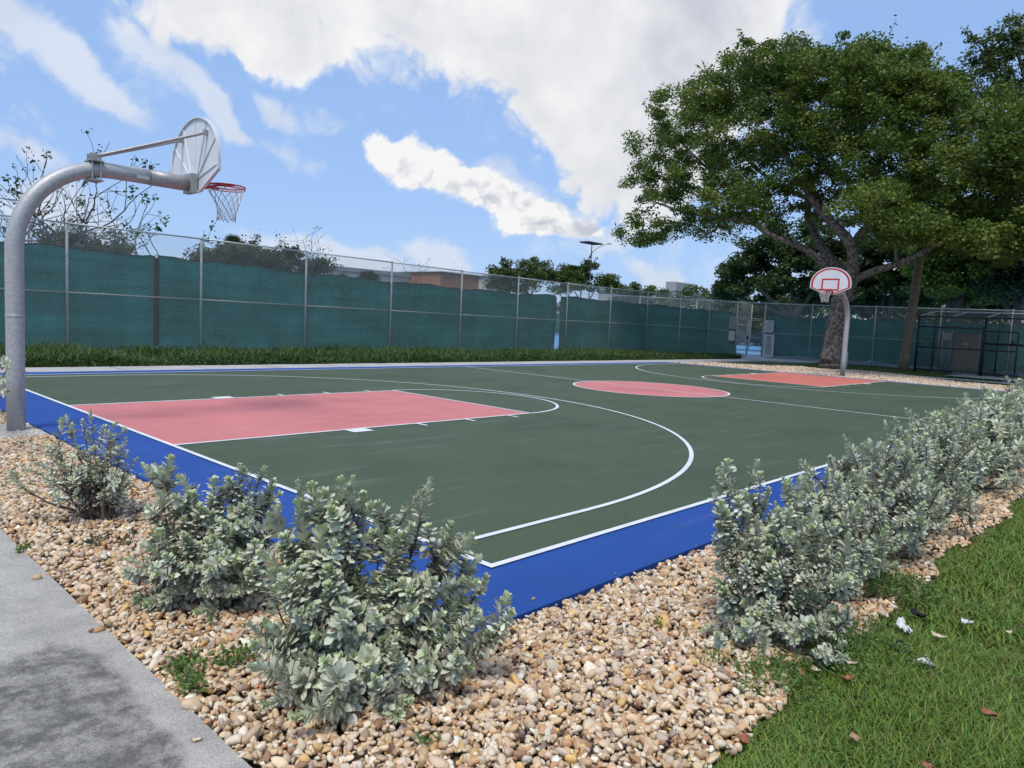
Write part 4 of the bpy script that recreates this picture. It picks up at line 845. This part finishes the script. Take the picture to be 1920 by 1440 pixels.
# ---------------------------------------------------------------- trees
M_BARK = mat('grey_bark', (.155, .125, .10), .95, .0, 5, 1., 14, col2=(.07, .055, .045), detail=8)
M_BARKF = mat('pale_mottled_bark', (.29, .25, .21), .95, .0, 7, 1., 11, col2=(.095, .075, .06), detail=10, fac=(.42, .58))
def leafmat(name, tr=.3): return mat(name, (1, 1, 1), .5, .1, 3, attr=True, trans=tr, spec=.35)
M_LEAF = leafmat('tree_leaf')
def tree(name, label, base, limbs, lobes, ntip, nleaf, lsize, c0, c1, rbase, clump=.55, bark=M_BARK, cat='tree', group=None, twig=.018, rootflare=False, up=.5, seed=0, droop=.0, lm=None, sprig=0):
    """limbs: list of polylines (first starts at the foot) with radii; lobes: (centre, radii, weight)"""
    global RS; keep = RS; RS = np.random.RandomState(seed+100)
    root = empty(name, tuple(base), label, cat, group); wd = MB(); nodes = []; 
    for P, r0, r1 in limbs:
        P = np.array(P, float); k = max(6, len(P)*4); t = np.linspace(0, len(P)-1, k); c = np.stack([np.interp(t, np.arange(len(P)), P[:, j]) for j in range(3)], 1)
        for _ in range(2): c[1:-1] = (c[:-2]+2*c[1:-1]+c[2:])/4
        rad = np.linspace(r0, r1, k); nodes.append(np.concatenate([c[1:], rad[1:, None]], 1))
        if rootflare and len(nodes) == 1: rad = rad*.88*(1+.25*np.exp(-np.linspace(0, 9, k)*1.2))
        c2 = c.copy(); c2[1:-1] += RS.normal(size=(k-2, 3))*r1*.12; wd.tube(c2, rad, 12)
    nd = np.concatenate(nodes); 
    if len(limbs) > 1: nd = np.concatenate([x for x in nodes[1:]]+[nodes[0][-2:]])
    wts = np.array([l[2] for l in lobes], float); wts /= wts.sum(); li = RS.choice(len(lobes), ntip, p=wts)
    cen = np.array([lobes[i][0] for i in li]); rr_ = np.array([lobes[i][1] for i in li]); dirs = nrm(RS.normal(size=(ntip, 3))); tips = cen+dirs*rr_*(RS.rand(ntip, 1)**.42)
    org = nd[:, :3].mean(0)*.3+np.array(base)*.0+np.array(limbs[0][0][-1])*.7
    order = np.argsort(np.linalg.norm(tips-org, axis=1)); pool = [nd]
    allp = nd[:, :3].copy(); allr = nd[:, 3].copy()
    for k in order:
        tp = tips[k]; dd = np.linalg.norm(allp-tp, axis=1)+.25*np.linalg.norm(allp-org, axis=1)*0; pen = np.where(allr < twig, .5, 0); j = np.argmin(dd+pen)
        o = allp[j]; r0 = min(allr[j]*.62, .10); d = tp-o; ln_ = np.linalg.norm(d); mid = o+d*.5+RS.normal(size=3)*ln_*.10+np.array([0, 0, .10*ln_])
        m_ = 6; c = bez(o, mid, tp, m_); rad = np.linspace(max(r0, twig), twig*.55, m_); wd.tube(c, rad, 5, False)
        allp = np.concatenate([allp, c[1:]]); allr = np.concatenate([allr, rad[1:]])
    # leaf clumps round tips, yellow-green and dark-green kinds
    lf = MB(); per = max(1, nleaf//ntip); n = per*ntip; idx = np.repeat(np.arange(ntip), per)
    csz = clump*(.55+.9*RS.rand(ntip, 1)); off = nrm(RS.normal(size=(n, 3)))*RS.rand(n, 1)**.5*csz[idx]*[1, 1, .6]; C = tips[idx]+off; C[:, 2] -= droop*np.abs(off[:, 0]+off[:, 1])
    mixv = np.clip(RS.rand(ntip, 1)*.9+RS.normal(size=(ntip, 1))*.15, 0, 1); cl = np.array(c0)*(1-mixv[idx])+np.array(c1)*mixv[idx]; cl = cl*(.65+.7*RS.rand(n, 1))
    leaf_cards(lf, C, lsize, cl, up)
    if sprig:
        k = RS.choice(ntip, sprig); out = nrm(tips[k]-np.average(tips, axis=0)+[0, 0, .5]); L_ = .5+.8*RS.rand(sprig, 1); m_ = 26; t = RS.rand(sprig, m_, 1)
        C = (tips[k][:, None]+out[:, None]*L_[:, None]*t+RS.normal(size=(sprig, m_, 3))*.11).reshape(-1, 3); leaf_cards(lf, C, lsize, np.array(c0)*(.6+.8*RS.rand(len(C), 1)), up)
        sw = wd
        for a_, b_2 in zip(tips[k], tips[k]+out*L_): sw.tube([a_, (a_+b_2)/2+RS.normal(size=3)*.05, b_2], [.02, .013, .006], 4, False)
    wd.build('trunk', bark, root, True); lf.build('crown', lm or M_LEAF, root); RS = keep; return root
PX = lambda u, v, x: at(u, v, 0, x)
# the big spreading tree
TX = 31.1
def lim_(pts, dx=0, g=0.): return [PX(u, v, TX+dx*(i/(len(pts)-1))) for i, (u, v) in enumerate(pts)]
lb = [(1230, 320, 70, 100, .8), (1205, 430, 42, 60, .45), (1285, 235, 75, 75, .8), (1360, 175, 85, 70, .9), (1455, 135, 90, 60, 1), (1560, 130, 95, 62, 1), (1655, 150, 85, 70, .9), (1325, 330, 100, 95, 1.2), (1450, 255, 115, 105, 1.6), (1580, 245, 120, 105, 1.6), (1700, 260, 110, 105, 1.5),
      (1310, 420, 70, 38, .5), (1420, 385, 85, 45, .7), (1560, 365, 90, 45, .6), (1690, 385, 95, 55, .9), (1800, 290, 95, 95, 1.2), (1870, 380, 95, 70, 1), (1770, 440, 95, 40, .7), (1910, 250, 80, 90, 1), (1900, 450, 70, 35, .5), (1990, 330, 120, 120, 1.3), (2080, 430, 120, 80, .9), (1740, 190, 70, 60, .6), (1160, 445, 22, 16, .06)]
lb += [(1700, 420, 70, 26, .5, -4), (1810, 440, 80, 26, .5, -4), (1890, 450, 60, 30, .6, -4), (1640, 380, 60, 40, .6, -5), (1745, 150, 50, 44, .7, 0), (1700, 130, 60, 44, .6, 0), (1380, 370, 70, 50, .6, -5), (1480, 120, 60, 50, .6, 0), (1600, 105, 80, 40, .7, 0)]
s_ = 1/FPX*D(31, 11, 8)
lobes = []
for (u, v, ru, rv, w, *dd_) in lb:
    for dx in (dd_ if dd_ else (-2.4, 2.6) if w > .7 else (0,)):
        lobes.append((PX(u, v, TX+dx), (2.6, ru*s_*.93, rv*s_), w))
limbs = [(lim_([(1558, 694), (1562, 650), (1568, 600), (1580, 555), (1596, 510)]), .54, .40),
         (lim_([(1583, 545), (1604, 500), (1597, 455), (1553, 410), (1523, 376), (1490, 320), (1450, 250)], -2), .30, .08),
         (lim_([(1575, 535), (1548, 500), (1518, 470), (1484, 457), (1442, 440), (1407, 414), (1356, 410), (1290, 400), (1230, 380)], -3), .20, .05),
         (lim_([(1596, 505), (1606, 446), (1651, 406), (1698, 354), (1760, 310), (1820, 250)], 2), .27, .07),
         (lim_([(1590, 530), (1638, 508), (1698, 491), (1783, 444), (1869, 401), (1960, 360)], -1.5), .19, .06),
         (lim_([(1585, 520), (1545, 470), (1527, 440), (1510, 384), (1540, 300), (1560, 200)], 3), .24, .07),
         (lim_([(1523, 376), (1460, 350), (1400, 300), (1340, 230)], -1), .12, .05),
         (lim_([(1640, 415), (1640, 340), (1660, 250), (1680, 180)], 1), .16, .05),
         (lim_([(1407, 414), (1380, 360), (1330, 320), (1280, 270)], -1), .10, .04)]
tree('shade_tree', 'huge spreading shade tree behind the far hoop, filling the upper right', PX(1558, 694, TX), limbs, lobes, 1500, 250000, .145, (.080, .145, .022), (.20, .25, .04), .52, .58, M_BARKF, rootflare=True, seed=1, up=1.0, sprig=300, droop=.3)

def simple_tree(name, label, u, vb, xp, lobes_px, ntip, nleaf, ls, c0, c1, r, ax=0, clump=.8, forks=4, trunkh=.45, group=None, seed=0, up=.5, sprig=0, droop=0., twig=.02):
    b = at(u, vb, ax, xp); b[2] = -.1; dd = D(*b[:2]); s = dd/FPX; Lb = []
    for (uu, vv, ru, rv, w) in lobes_px:
        c = at(uu, vv, ax, xp); Lb.append((c, ((ru*s*.8), ru*s, rv*s) if ax == 0 else (ru*s, ru*s*.8, rv*s), w))
    cz = np.average([l[0] for l in Lb], axis=0, weights=[l[2] for l in Lb]); fk = b*(1-trunkh)+cz*trunkh; R_ = np.random.RandomState(seed)
    fk[0] = b[0]+(cz[0]-b[0])*.2; fk[1] = b[1]+(cz[1]-b[1])*.2
    lm_ = [([b, lerp(b, fk, .5)+R_.normal(size=3)*.08, fk], r, r*.75)]
    for k in range(forks):
        c = np.array(Lb[R_.randint(len(Lb))][0]) if k >= len(Lb) else np.array(Lb[k][0]); lm_.append(([fk, lerp(fk, c, .5)+R_.normal(size=3)*.25, c], r*.55, r*.15))
    return tree(name, label, b, lm_, Lb, ntip, nleaf, ls, c0, c1, r, clump, M_BARK, group=group, seed=seed, up=up, sprig=sprig, droop=droop, twig=twig)
DK0, DK1 = (.045, .080, .020), (.085, .13, .03); BR0, BR1 = (.11, .20, .03), (.20, .28, .05)
G_ = 'trees behind the tennis fence'
simple_tree('shade_tree', 'dark round tree behind the gate with forked trunks', 1490, 640, 50, [(1400, 520, 75, 50, 1), (1470, 470, 80, 60, 1), (1540, 520, 70, 50, 1), (1370, 550, 45, 30, .4), (1500, 540, 80, 35, .7), (1560, 460, 70, 60, .8)], 170, 42000, .24, DK0, DK1, .4, seed=3, forks=5, group=G_, sprig=20)
simple_tree('shade_tree', 'dark tree mass just right of the big trunk behind the fence', 1660, 640, 54, [(1640, 500, 70, 60, 1), (1700, 480, 80, 60, 1), (1660, 545, 80, 40, .8), (1600, 545, 60, 35, .6), (1740, 540, 60, 40, .8)], 150, 38000, .26, DK0, DK1, .4, seed=4, group=G_)
simple_tree('shade_tree', 'bright green leafy tree between the palm trunk and the cage', 1780, 640, 47, [(1760, 480, 70, 50, 1), (1820, 500, 70, 50, 1), (1780, 540, 70, 30, .6), (1830, 450, 70, 40, .8), (1870, 530, 50, 30, .5)], 150, 42000, .21, BR0, BR1, .3, seed=5, group=G_, sprig=20)
simple_tree('shade_tree', 'bluish green tree at the right edge above the cage', 1900, 650, 46, [(1900, 470, 60, 50, 1), (1930, 530, 50, 35, .7), (1960, 480, 80, 60, 1), (1880, 520, 40, 30, .5)], 100, 26000, .21, (.04, .075, .03), (.07, .105, .05), .35, seed=6, group=G_)
simple_tree('shade_tree', 'very dark tree filling the gap behind the trunk of the palm', 1730, 640, 62, [(1720, 565, 110, 30, 1), (1600, 565, 110, 30, 1), (1850, 572, 90, 26, 1.2), (1900, 560, 70, 30, 1), (1800, 545, 60, 26, .5), (1480, 575, 60, 16, .5)], 120, 34000, .30, DK0, (.03, .055, .02), .4, seed=7, group=G_)
simple_tree('shade_tree', 'pale olive tree seen through the mesh above the gate', 1400, 640, 70, [(1400, 600, 40, 22, 1), (1430, 585, 40, 24, 1), (1350, 585, 40, 18, 1)], 60, 12000, .30, (.08, .10, .03), (.13, .14, .05), .3, seed=8, group=G_)
# tall feathery tree entering at the right edge
simple_tree('shade_tree', 'airy tree top rising at the upper right corner', 2010, 660, 40, [(1850, 100, 40, 40, .5), (1900, 70, 40, 40, .6), (1890, 150, 60, 60, .8), (1960, 120, 80, 90, 1), (1990, 250, 100, 110, 1.2), (1810, 150, 30, 34, .3), (1860, 210, 50, 50, .7)], 210, 16000, .16, (.06, .105, .02), (.13, .16, .035), .4, seed=9, clump=.55, forks=7, sprig=70)
# row beyond the tennis court on the left side (planes of constant Y)
G2 = 'flat topped green trees beyond the tennis court'
simple_tree('flat_topped_tree', 'left flat topped green tree beside the brick building', 985, 620, 52, [(950, 515, 34, 16, .6), (990, 500, 50, 16, 1), (1010, 520, 60, 16, 1), (960, 535, 50, 16, .8)], 75, 15000, .24, (.05, .085, .015), (.12, .16, .03), .22, ax=1, seed=11, group=G2, sprig=24, up=1.2)
simple_tree('flat_topped_tree', 'middle flat topped green tree below the solar lamp', 1085, 620, 50, [(1060, 520, 50, 16, 1), (1092, 506, 40, 15, .8), (1120, 525, 55, 16, 1), (1070, 540, 60, 14, .8)], 75, 15000, .24, (.05, .085, .015), (.12, .16, .03), .22, ax=1, seed=12, group=G2, sprig=24, up=1.2)
simple_tree('flat_topped_tree', 'right flat topped green tree low above the windscreen', 1190, 620, 48, [(1165, 540, 45, 12, 1), (1215, 548, 40, 10, 1), (1190, 560, 60, 10, 1), (1270, 566, 40, 9, .8)], 60, 12000, .24, (.05, .085, .015), (.12, .16, .03), .2, ax=1, seed=13, group=G2, sprig=20, up=1.2)
# scrub behind the fence at left centre
simple_tree('scrub_bush', 'olive brown bushy clump behind the fence under the near rim', 455, 620, 34, [(400, 490, 46, 18, 1), (460, 480, 50, 22, 1), (505, 490, 36, 18, .8)], 90, 15000, .16, (.07, .08, .03), (.12, .11, .05), .12, ax=1, seed=14, clump=.45, sprig=30)
simple_tree('scrub_bush', 'dark pointed bush with airy twigs right of the olive clump', 560, 620, 34, [(545, 485, 26, 22, 1), (575, 500, 22, 14, .8), (600, 500, 14, 16, .4)], 60, 5000, .15, (.045, .065, .02), (.09, .10, .04), .08, ax=1, seed=15, clump=.35, sprig=26)
simple_tree('scrub_bush', 'brown leafy clump in front of the bare tree behind the fence', 130, 620, 32, [(125, 455, 40, 18, 1), (150, 470, 50, 14, 1), (90, 468, 30, 14, .6)], 70, 9000, .14, (.08, .08, .035), (.11, .09, .05), .1, ax=1, seed=16, clump=.4, sprig=20)
simple_tree('scrub_bush', 'small dark bush peeping over the windscreen before the white building', 690, 620, 36, [(690, 520, 16, 10, 1), (640, 520, 10, 6, .3)], 24, 2600, .15, (.03, .05, .018), (.05, .07, .03), .08, ax=1, seed=17, clump=.3)
simple_tree('scrub_bush', 'low leafy bush behind the fence left of the olive clump', 205, 620, 33, [(200, 470, 20, 12, 1), (230, 468, 16, 8, .6)], 30, 3000, .14, (.06, .08, .03), (.10, .11, .05), .08, ax=1, seed=18, clump=.35, sprig=8)

hr = empty('hedge_row', (15, 60, 0), 'dark overgrown hedge beyond the far ends of the tennis courts', 'hedge'); hb = MB(); RS_ = RS.rand(60000, 3); hc = np.stack([-40+115*RS_[:, 0], 58.5+2.5*RS_[:, 1], (3.6+.5*np.sin(RS_[:, 0]*60))*RS_[:, 2]], 1); h2 = np.stack([73.5+3*RS_[:, 1], -45+95*RS_[:, 0], (5.2+1.1*np.sin(RS_[:, 0]*37)+.6*np.sin(RS_[:, 0]*91))*RS_[:, 2]**.8], 1); hc = np.concatenate([hc[:30000], h2]); leaf_cards(hb, hc, .36, np.array(DK1)*(.6+.8*RS.rand(90000, 1))); hb.build('foliage', M_LEAF, hr)
MB().tube([(x, 60, .8+.1*math.sin(x)) for x in np.arange(-38, 74, 2.)], .25, 6).build('stem', M_BARK, hr)
def bare_tree(label, base, targets, r0, depth, seed, leafn=5, lsize=.16, lc=(.06, .10, .03), spread=.55, l0=.42, group='sparse twiggy trees behind the fence', tw=.011):
    R_ = np.random.RandomState(seed); root = empty('sparse_tree', tuple(base), label, 'tree', group); wd = MB(); tipl = []
    def grow(p, d, l, r, k):
        n = 5; c = [p]; dd = d
        for i in range(n): dd = nrm(dd+R_.normal(size=3)*.16+np.array([0, 0, .04])); c.append(c[-1]+dd*l/n)
        wd.tube(c, np.linspace(r, max(r*.68, tw*.5), n+1), 5 if r > .03 else 3, False)
        if k == 0: tipl.append((c[-1], dd)); return
        for j in range(R_.randint(2, 4)):
            nd_ = nrm(dd+R_.normal(size=3)*spread+np.array([0, 0, .05])); grow(c[-1] if j < 2 else c[3], nd_, l*(.62+.25*R_.rand()), max(r*.6, tw*.6), k-1)
    b = np.array(base, float)
    for t in targets:
        d = np.array(t)-b; l = np.linalg.norm(d); grow(b, nrm(d+[0, 0, l*.1]), l*l0, r0, depth)
    wd.build('trunk', M_BARK, root)
    global RS; keep = RS; RS = R_; lf = MB(); 
    tp = [tipl[i] for i in R_.choice(len(tipl), int(len(tipl)*.55), replace=False)]
    C = np.concatenate([t[0]+R_.normal(size=(leafn, 3))*.09 for t in tp]); leaf_cards(lf, C, lsize, np.array(lc)*(.7+.7*R_.rand(len(C), 1))); lf.build('foliage', M_LEAF, root); RS = keep
    return root
bb = at(110, 560, 1, 31); bb[2] = -.1
bare_tree('sparse twiggy tree with few leaves behind the fence at the far left', bb, [at(20, 330, 1, 31), at(90, 310, 1, 33), at(160, 350, 1, 31), at(240, 400, 1, 30), at(60, 400, 1, 31)], .10, 4, 21, 7, .15)
bb = at(240, 560, 1, 31); bb[2] = -.1
bare_tree('sparse low tree with green tufts on long curved twigs under the near backboard', bb, [at(250, 380, 1, 31), at(310, 410, 1, 31), at(210, 370, 1, 32), at(330, 440, 1, 31)], .07, 3, 23, 12, .19, (.055, .12, .03))
bb = at(775, 580, 1, 40); bb[2] = -.1
bare_tree('thin leafless twigs poking up before the brick building', bb, [at(770, 480, 1, 40), at(810, 490, 1, 40), at(830, 500, 1, 40)], .05, 3, 25, 2, .10, (.07, .08, .05))
bb = at(560, 570, 1, 33); bb[2] = -.1
bare_tree('thin twiggy sapling rising over the top rail beside the pointed bush', bb, [at(555, 450, 1, 33), at(530, 440, 1, 33), at(585, 470, 1, 33)], .05, 3, 27, 4, .12, (.06, .08, .03))

# palms
def palm(label, base, mid, top, r, nf, fl, seed, skirt=True, c=(.055, .075, .03), fan=False):
    R_ = np.random.RandomState(seed); root = empty('palm_tree', tuple(base), label, 'palm', None); P = bez(np.array(base), np.array(mid), np.array(top), 14)
    MB().tube(P, np.concatenate([[r*1.25, r*1.1], np.linspace(r, r*.85, 12)]), 12).build('trunk', mat('palm_bark', (.215, .175, .12), .95, .2, 7, 1, 22), root, True)
    lf = MB(); ds = MB(); top = np.array(top)
    for k in range(nf):
        a = R_.rand()*6.28; e = R_.uniform(-.2, 1.3); d = np.array([math.cos(a)*math.cos(e), math.sin(a)*math.cos(e), math.sin(e)]); stalk = top+d*fl*.45
        lf.tube([top, stalk], [.015, .01], 4); sd_ = nrm(np.cross(d, [0, 0, 1.])); upv = np.cross(sd_, d)
        for j in range(22):
            th_ = (j/21-.5)*3.6; dd = d*math.cos(th_)+sd_*math.sin(th_); e_ = stalk+dd*fl*.55+np.array([0, 0, -.12*fl*abs(math.sin(th_))]); w = nrm(np.cross(dd, upv))*.022*fl
            lf.add([stalk, (stalk+e_)/2+w, e_, (stalk+e_)/2-w], [[[0, 1, 2, 3]]])
    lf.build('fronds', mat('palm_frond', c, .6, .25, 3, trans=.2), root)
    if skirt:
        for k in range(320):
            a = R_.rand()*6.28; rr_ = r+.1+R_.rand()*.75; z = -R_.rand()*1.0; p = top+np.array([math.cos(a)*rr_*.35, math.sin(a)*rr_*.35, z*.4]); e_ = p+np.array([math.cos(a)*rr_*.7, math.sin(a)*rr_*.7, -1.0-.5*R_.rand()]); w = np.array([-math.sin(a), math.cos(a), 0])*.03
            ds.add([p-w, p+w, e_], [[[0, 1, 2]]])
        ds.build('dead_frond_skirt', mat('dead_frond', (.09, .065, .045), .9, .3, 5), root)
palm('leaning palm whose crown is lost inside the big tree', at(1692, 694, 0, 35.5), at(1715, 560, 0, 35.3), at(1738, 385, 0, 35.2), .21, 22, 1.7, 31)
palm('small fan palm rising behind the fence among the olive bushes', at(436, 600, 1, 36), at(436, 540, 1, 36), at(438, 462, 1, 36), .15, 26, .8, 32, False, (.06, .075, .035))

# ---------------------------------------------------------------- buildings, lamp, utility cage
def brickmat(name, c, mortar, sc_):
    m = bpy.data.materials.new(name); m.use_nodes = True; N, K, b = nodes_of(m); b.inputs['Roughness'].default_value = .9
    tc = N('ShaderNodeTexCoord'); mp = N('ShaderNodeMapping'); mp.inputs['Rotation'].default_value = (math.pi/2, 0, 0); K(tc.outputs['Object'], mp.inputs[0]); br = N('ShaderNodeTexBrick'); K(mp.outputs[0], br.inputs['Vector'])
    br.inputs['Color1'].default_value = (*c, 1); br.inputs['Color2'].default_value = (c[0]*.75, c[1]*.7, c[2]*.7, 1); br.inputs['Mortar'].default_value = (*mortar, 1); br.inputs['Scale'].default_value = sc_; K(br.outputs[0], b.inputs['Base Color']); return m
M_BRICK = brickmat('red_brick', (.36, .15, .09), (.30, .25, .2), 2.2); M_STUC = mat('pale_stucco', (.52, .53, .54), .9, .08, 1, .1, 20); M_GWALL = mat('grey_siding', (.36, .38, .40), .85, .06, 1); M_ROOF = mat('grey_roof', (.24, .26, .28), .8, .1, 1); M_GLASS = mat('dark_glass', (.05, .07, .09), .15, .1, 1)
def building(label, u0, u1, vt, Y, depth_, mw, roof=.25, windows=3, loc=None):
    a = at(u0, vt, 1, Y); b = at(u1, vt, 1, Y); h = (a[2]+b[2])/2; x0, x1 = a[0], b[0]; o = empty('building', ((x0+x1)/2, Y, 0), label, 'building', None)
    MB().box((x0, Y, -.1), (x1, Y+depth_, h-roof)).build('wall', mw, o)
    r_ = MB().box((x0-.25, Y-.25, h-roof), (x1+.25, Y+depth_+.25, h)).build('roof', M_ROOF if roof > .35 else M_STUC, o)
    for k in range(windows):
        xx = x0+(x1-x0)*(k+.5)/windows; zc = h-roof-1.6; w = MB().box((xx-.7, Y-.05, zc-.6), (xx+.7, Y+.0, zc+.6)).build('window', M_STUC, o); MB().box((xx-.6, Y-.06, zc-.5), (xx+.6, Y-.052, zc+.5)).build('pane', M_GLASS, w)
    return o, h
building('long low white building seen through the mesh left of the brick one', 610, 815, 508, 72, 14, M_STUC, .5, 6)
building('red brick building standing up behind the windscreen', 826, 918, 513, 66, 12, M_BRICK, .12, 0)
building('white walled annex just right of the brick building', 918, 960, 517, 64, 10, M_STUC, .2, 1)
ob, hB = building('grey low building with a rooftop cooling unit at right centre', 1240, 1345, 551, 78, 16, M_GWALL, .6, 3)
building('pale end wall of the low building beside the gate', 1305, 1420, 562, 70, 10, M_STUC, .3, 0)
q0 = at(1268, 528, 1, 79); q1 = at(1306, 550, 1, 79)
ac = empty('cooling_unit', (q0[0], 79, hB), 'boxy grey rooftop cooling unit on the grey building', 'cooling unit')
MB().box((q0[0], 79, q1[2]), (q1[0], 81.5, q0[2])).build('casing', M_GREY, ac)
fr = MB()
for x in np.linspace(q0[0]+.1, q1[0]-.1, 4): fr.tube([(x, 79.1, hB-.2), (x, 79.1, q1[2]+.05)], .07, 6)
fr.build('support_frame', M_STUC, ac); lvm = MB()
for k in range(7): zz = q1[2]+(q0[2]-q1[2])*(k+.6)/8; lvm.box((q0[0]+.1, 78.93, zz), (q1[0]-.1, 78.995, zz+.05))
lvm.build('louvres', M_ROOF, ac)
# solar street lamp
q = at(1104, 600, 1, 44); lp = empty('street_lamp', (q[0], q[1], -.1), 'tall solar street lamp with dark panel above the flat topped trees', 'street lamp'); tz = at(1106, 457, 1, 44)[2]; tx = at(1106, 457, 1, 44)[0]; tx0 = at(1104, 560, 1, 44)[0]
MB().tube([(tx0, 44, -.1), (tx0, 44, tz*.5), (tx0, 44, tz)], [.085, .06, .045], 10).build('pole', M_RUST, lp, True)
e0 = at(1104, 476, 1, 44); e1 = at(1120, 462, 1, 44); e2 = at(1142, 457, 1, 44); MB().tube(bez(np.array([tx0, 44, e0[2]]), np.array([e1[0], 44, e1[2]+.1]), e2, 10), .03, 6).build('arm', M_RUST, lp, True)
MB().box((e2[0]-.15, 43.9, e2[2]-.05), (e2[0]+.35, 44.1, e2[2]+.05)).build('lamp_head', M_GREY, lp)
pa = at(1094, 453, 1, 44); pb = at(1120, 455, 1, 44); pn = MB(); z_ = tz+.05
pn.box((pa[0], 43.3, z_-.05), (pb[0], 44.5, z_+.09)); pn.build('solar_panel', M_BLK, lp)

# black cage fence with sliding gate and the electrical cabinet
CX = 35.6; yv = lambda u, v=620: at(u, v, 0, CX)[1]
cage = empty('black_cage_fence', (CX, 4, 0), 'black framed chain link enclosure round the electrical cabinet', 'fence'); ct = at(1725, 592, 0, CX)[2]
cy = [yv(1703), yv(1722), yv(1848), yv(1990), yv(2100)]
for y in cy: MB().tube([(CX, y, -.09), (CX, y, 2.62)], .05, 10).build('post', M_BLK, cage, True)
for y in (cy[1], cy[2], cy[3]): MB().tube([(38.6, y, -.09), (38.6, y, 2.95)], .035, 8).build('back_post', M_BLK, cage, True)
for a, b in zip(cy[:-1], cy[1:]): MB().tube([(CX, a, 2.6), (CX, b, 2.6)], .03, 8).build('top_rail', M_BLK, cage, True)
MB().tube([(38.6, cy[1], 2.93), (38.6, cy[3], 2.93)], .03, 8).build('back_rail', M_STEEL, cage, True)
for y in (cy[1], (cy[1]+cy[2])/2, cy[2], cy[3]): MB().tube([(CX, y, 2.62), (38.6, y, 2.95)], .025, 6).build('roof_rafter', M_STEEL, cage, True)
cmx = MB(); 
M_BWIRE = mat('black_wire', (.02, .022, .03), .6, .1, 5)
for a, b in zip(cy[1:-1], cy[2:]): chain(cmx, (CX+.02, a), (CX+.02, b), .05, 2.6, 2.6, .085, .003)
for k in np.arange(0, 7.4, .10):
    y = cy[1]-k; cmx.tube([(CX, y, 2.61), (38.6, y-.9, 2.94)], .004, 3, False); cmx.tube([(CX, y-.9, 2.61), (38.6, y, 2.94)], .004, 3, False)
cmx.build('wire_mesh', M_BWIRE, cage)
sg_ = empty('sliding_gate', (CX-.15, 4, 0), 'black pipe framed sliding gate in front of the cage', 'gate'); gx = CX-.16
def pipe(p, name='frame_pipe', r=.032): MB().tube(p, r, 8).build(name, M_BLK, sg_, True)
ya, yb = yv(1724), yv(1845); z1_ = at(1728, 612, 0, gx)[2]
pipe([(gx, ya, .1), (gx, ya, z1_)]); pipe([(gx, yb, .1), (gx, yb, z1_)]); pipe([(gx, ya, z1_), (gx, yb, z1_)]); pipe([(gx, ya, 1.15), (gx, yb, 1.15)]); pipe([(gx, ya, .1), (gx, yb, .1)])
y2, y3 = yv(1852), yv(1912); pipe([(gx, y2, 2.0), (gx, y3, 2.0)]); pipe([(gx, y3, .1), (gx, y3, 2.0)]); pipe([(gx, y2, .1), (gx, y3, .1)]); pipe([(gx, y2, 1.15), (gx, y3, 1.15)]); pipe([(gx, y2, 1.45), (gx, yv(2000), 1.45)], 'track_beam', .05)
for y in (yv(1850), yv(1903)): MB().box((gx-.05, y-.06, 1.5), (gx+.05, y+.06, 1.62)).build('roller', M_BLK, sg_)
pk = MB()
for y in np.linspace(yv(1765), yv(1915), 34): pk.tube([(CX+.06, y, 0), (CX+.06, y, .22)], .012, 4)
pk.build('bottom_pickets', M_BLK, sg_)
X2 = 37.0; cb = empty('electrical_cabinet', (X2, 4.6, 0), 'large olive grey electrical cabinet inside the black cage', 'cabinet'); ca, cbb = at(1788, 650, 0, X2)[1], at(1833, 650, 0, X2)[1]; zt = at(1800, 625, 0, X2)[2]
M_CAB = mat('olive_cabinet', (.20, .19, .15), .55, .08, 4)
MB().box((X2, cbb, .12), (X2+.7, ca, zt)).build('body', M_CAB, cb); dm = (ca+cbb)/2
d_ = MB().box((X2-.02, cbb+.04, .2), (X2-.001, ca-.05, zt-.06)).build('door', M_CAB, cb); MB().box((X2-.06, cbb+.12, 1.05), (X2-.022, cbb+.16, 1.3)).build('handle', M_GREY, d_)
MB().box((X2-.024, dm-.12, 1.35), (X2-.0215, dm+.12, 1.41)).build('warning_label', M_YEL, cb)
MB().box((X2+.02, cbb+.05, -.09), (X2+.65, ca-.05, .12)).build('plinth', M_CONC, cb)
jb = empty('junction_box', (X2, 6, 0), 'grey junction box on a strut frame left of the big cabinet', 'junction box'); ja, jbb = at(1767, 630, 0, X2)[1], at(1784, 630, 0, X2)[1]; jz0, jz1 = at(1775, 638, 0, X2)[2], at(1775, 624, 0, X2)[2]
MB().box((X2, jbb, jz0), (X2+.25, ja, jz1)).build('box', M_GREY, jb)
for y in (ja, jbb): MB().tube([(X2+.1, y, -.09), (X2+.1, y, jz1+.1)], .03, 6).build('strut', M_STEEL, jb, True)
for k in range(4): y = jbb+(ja-jbb)*(k+.5)/4; MB().tube([(X2+.08, y, -.09), (X2+.08, y, jz0)], .018, 6).build('conduit', M_GREY, jb, True)
# short white bollard post behind the far pole
q = at(1586, 680, 0, 33.5); tag(MB().tube([(33.5, q[1], -.09), (33.5, q[1], .75)], .07, 10).build('marker_post', M_WHITE, None, True), 'short pale marker post beside the big trunk', 'post')
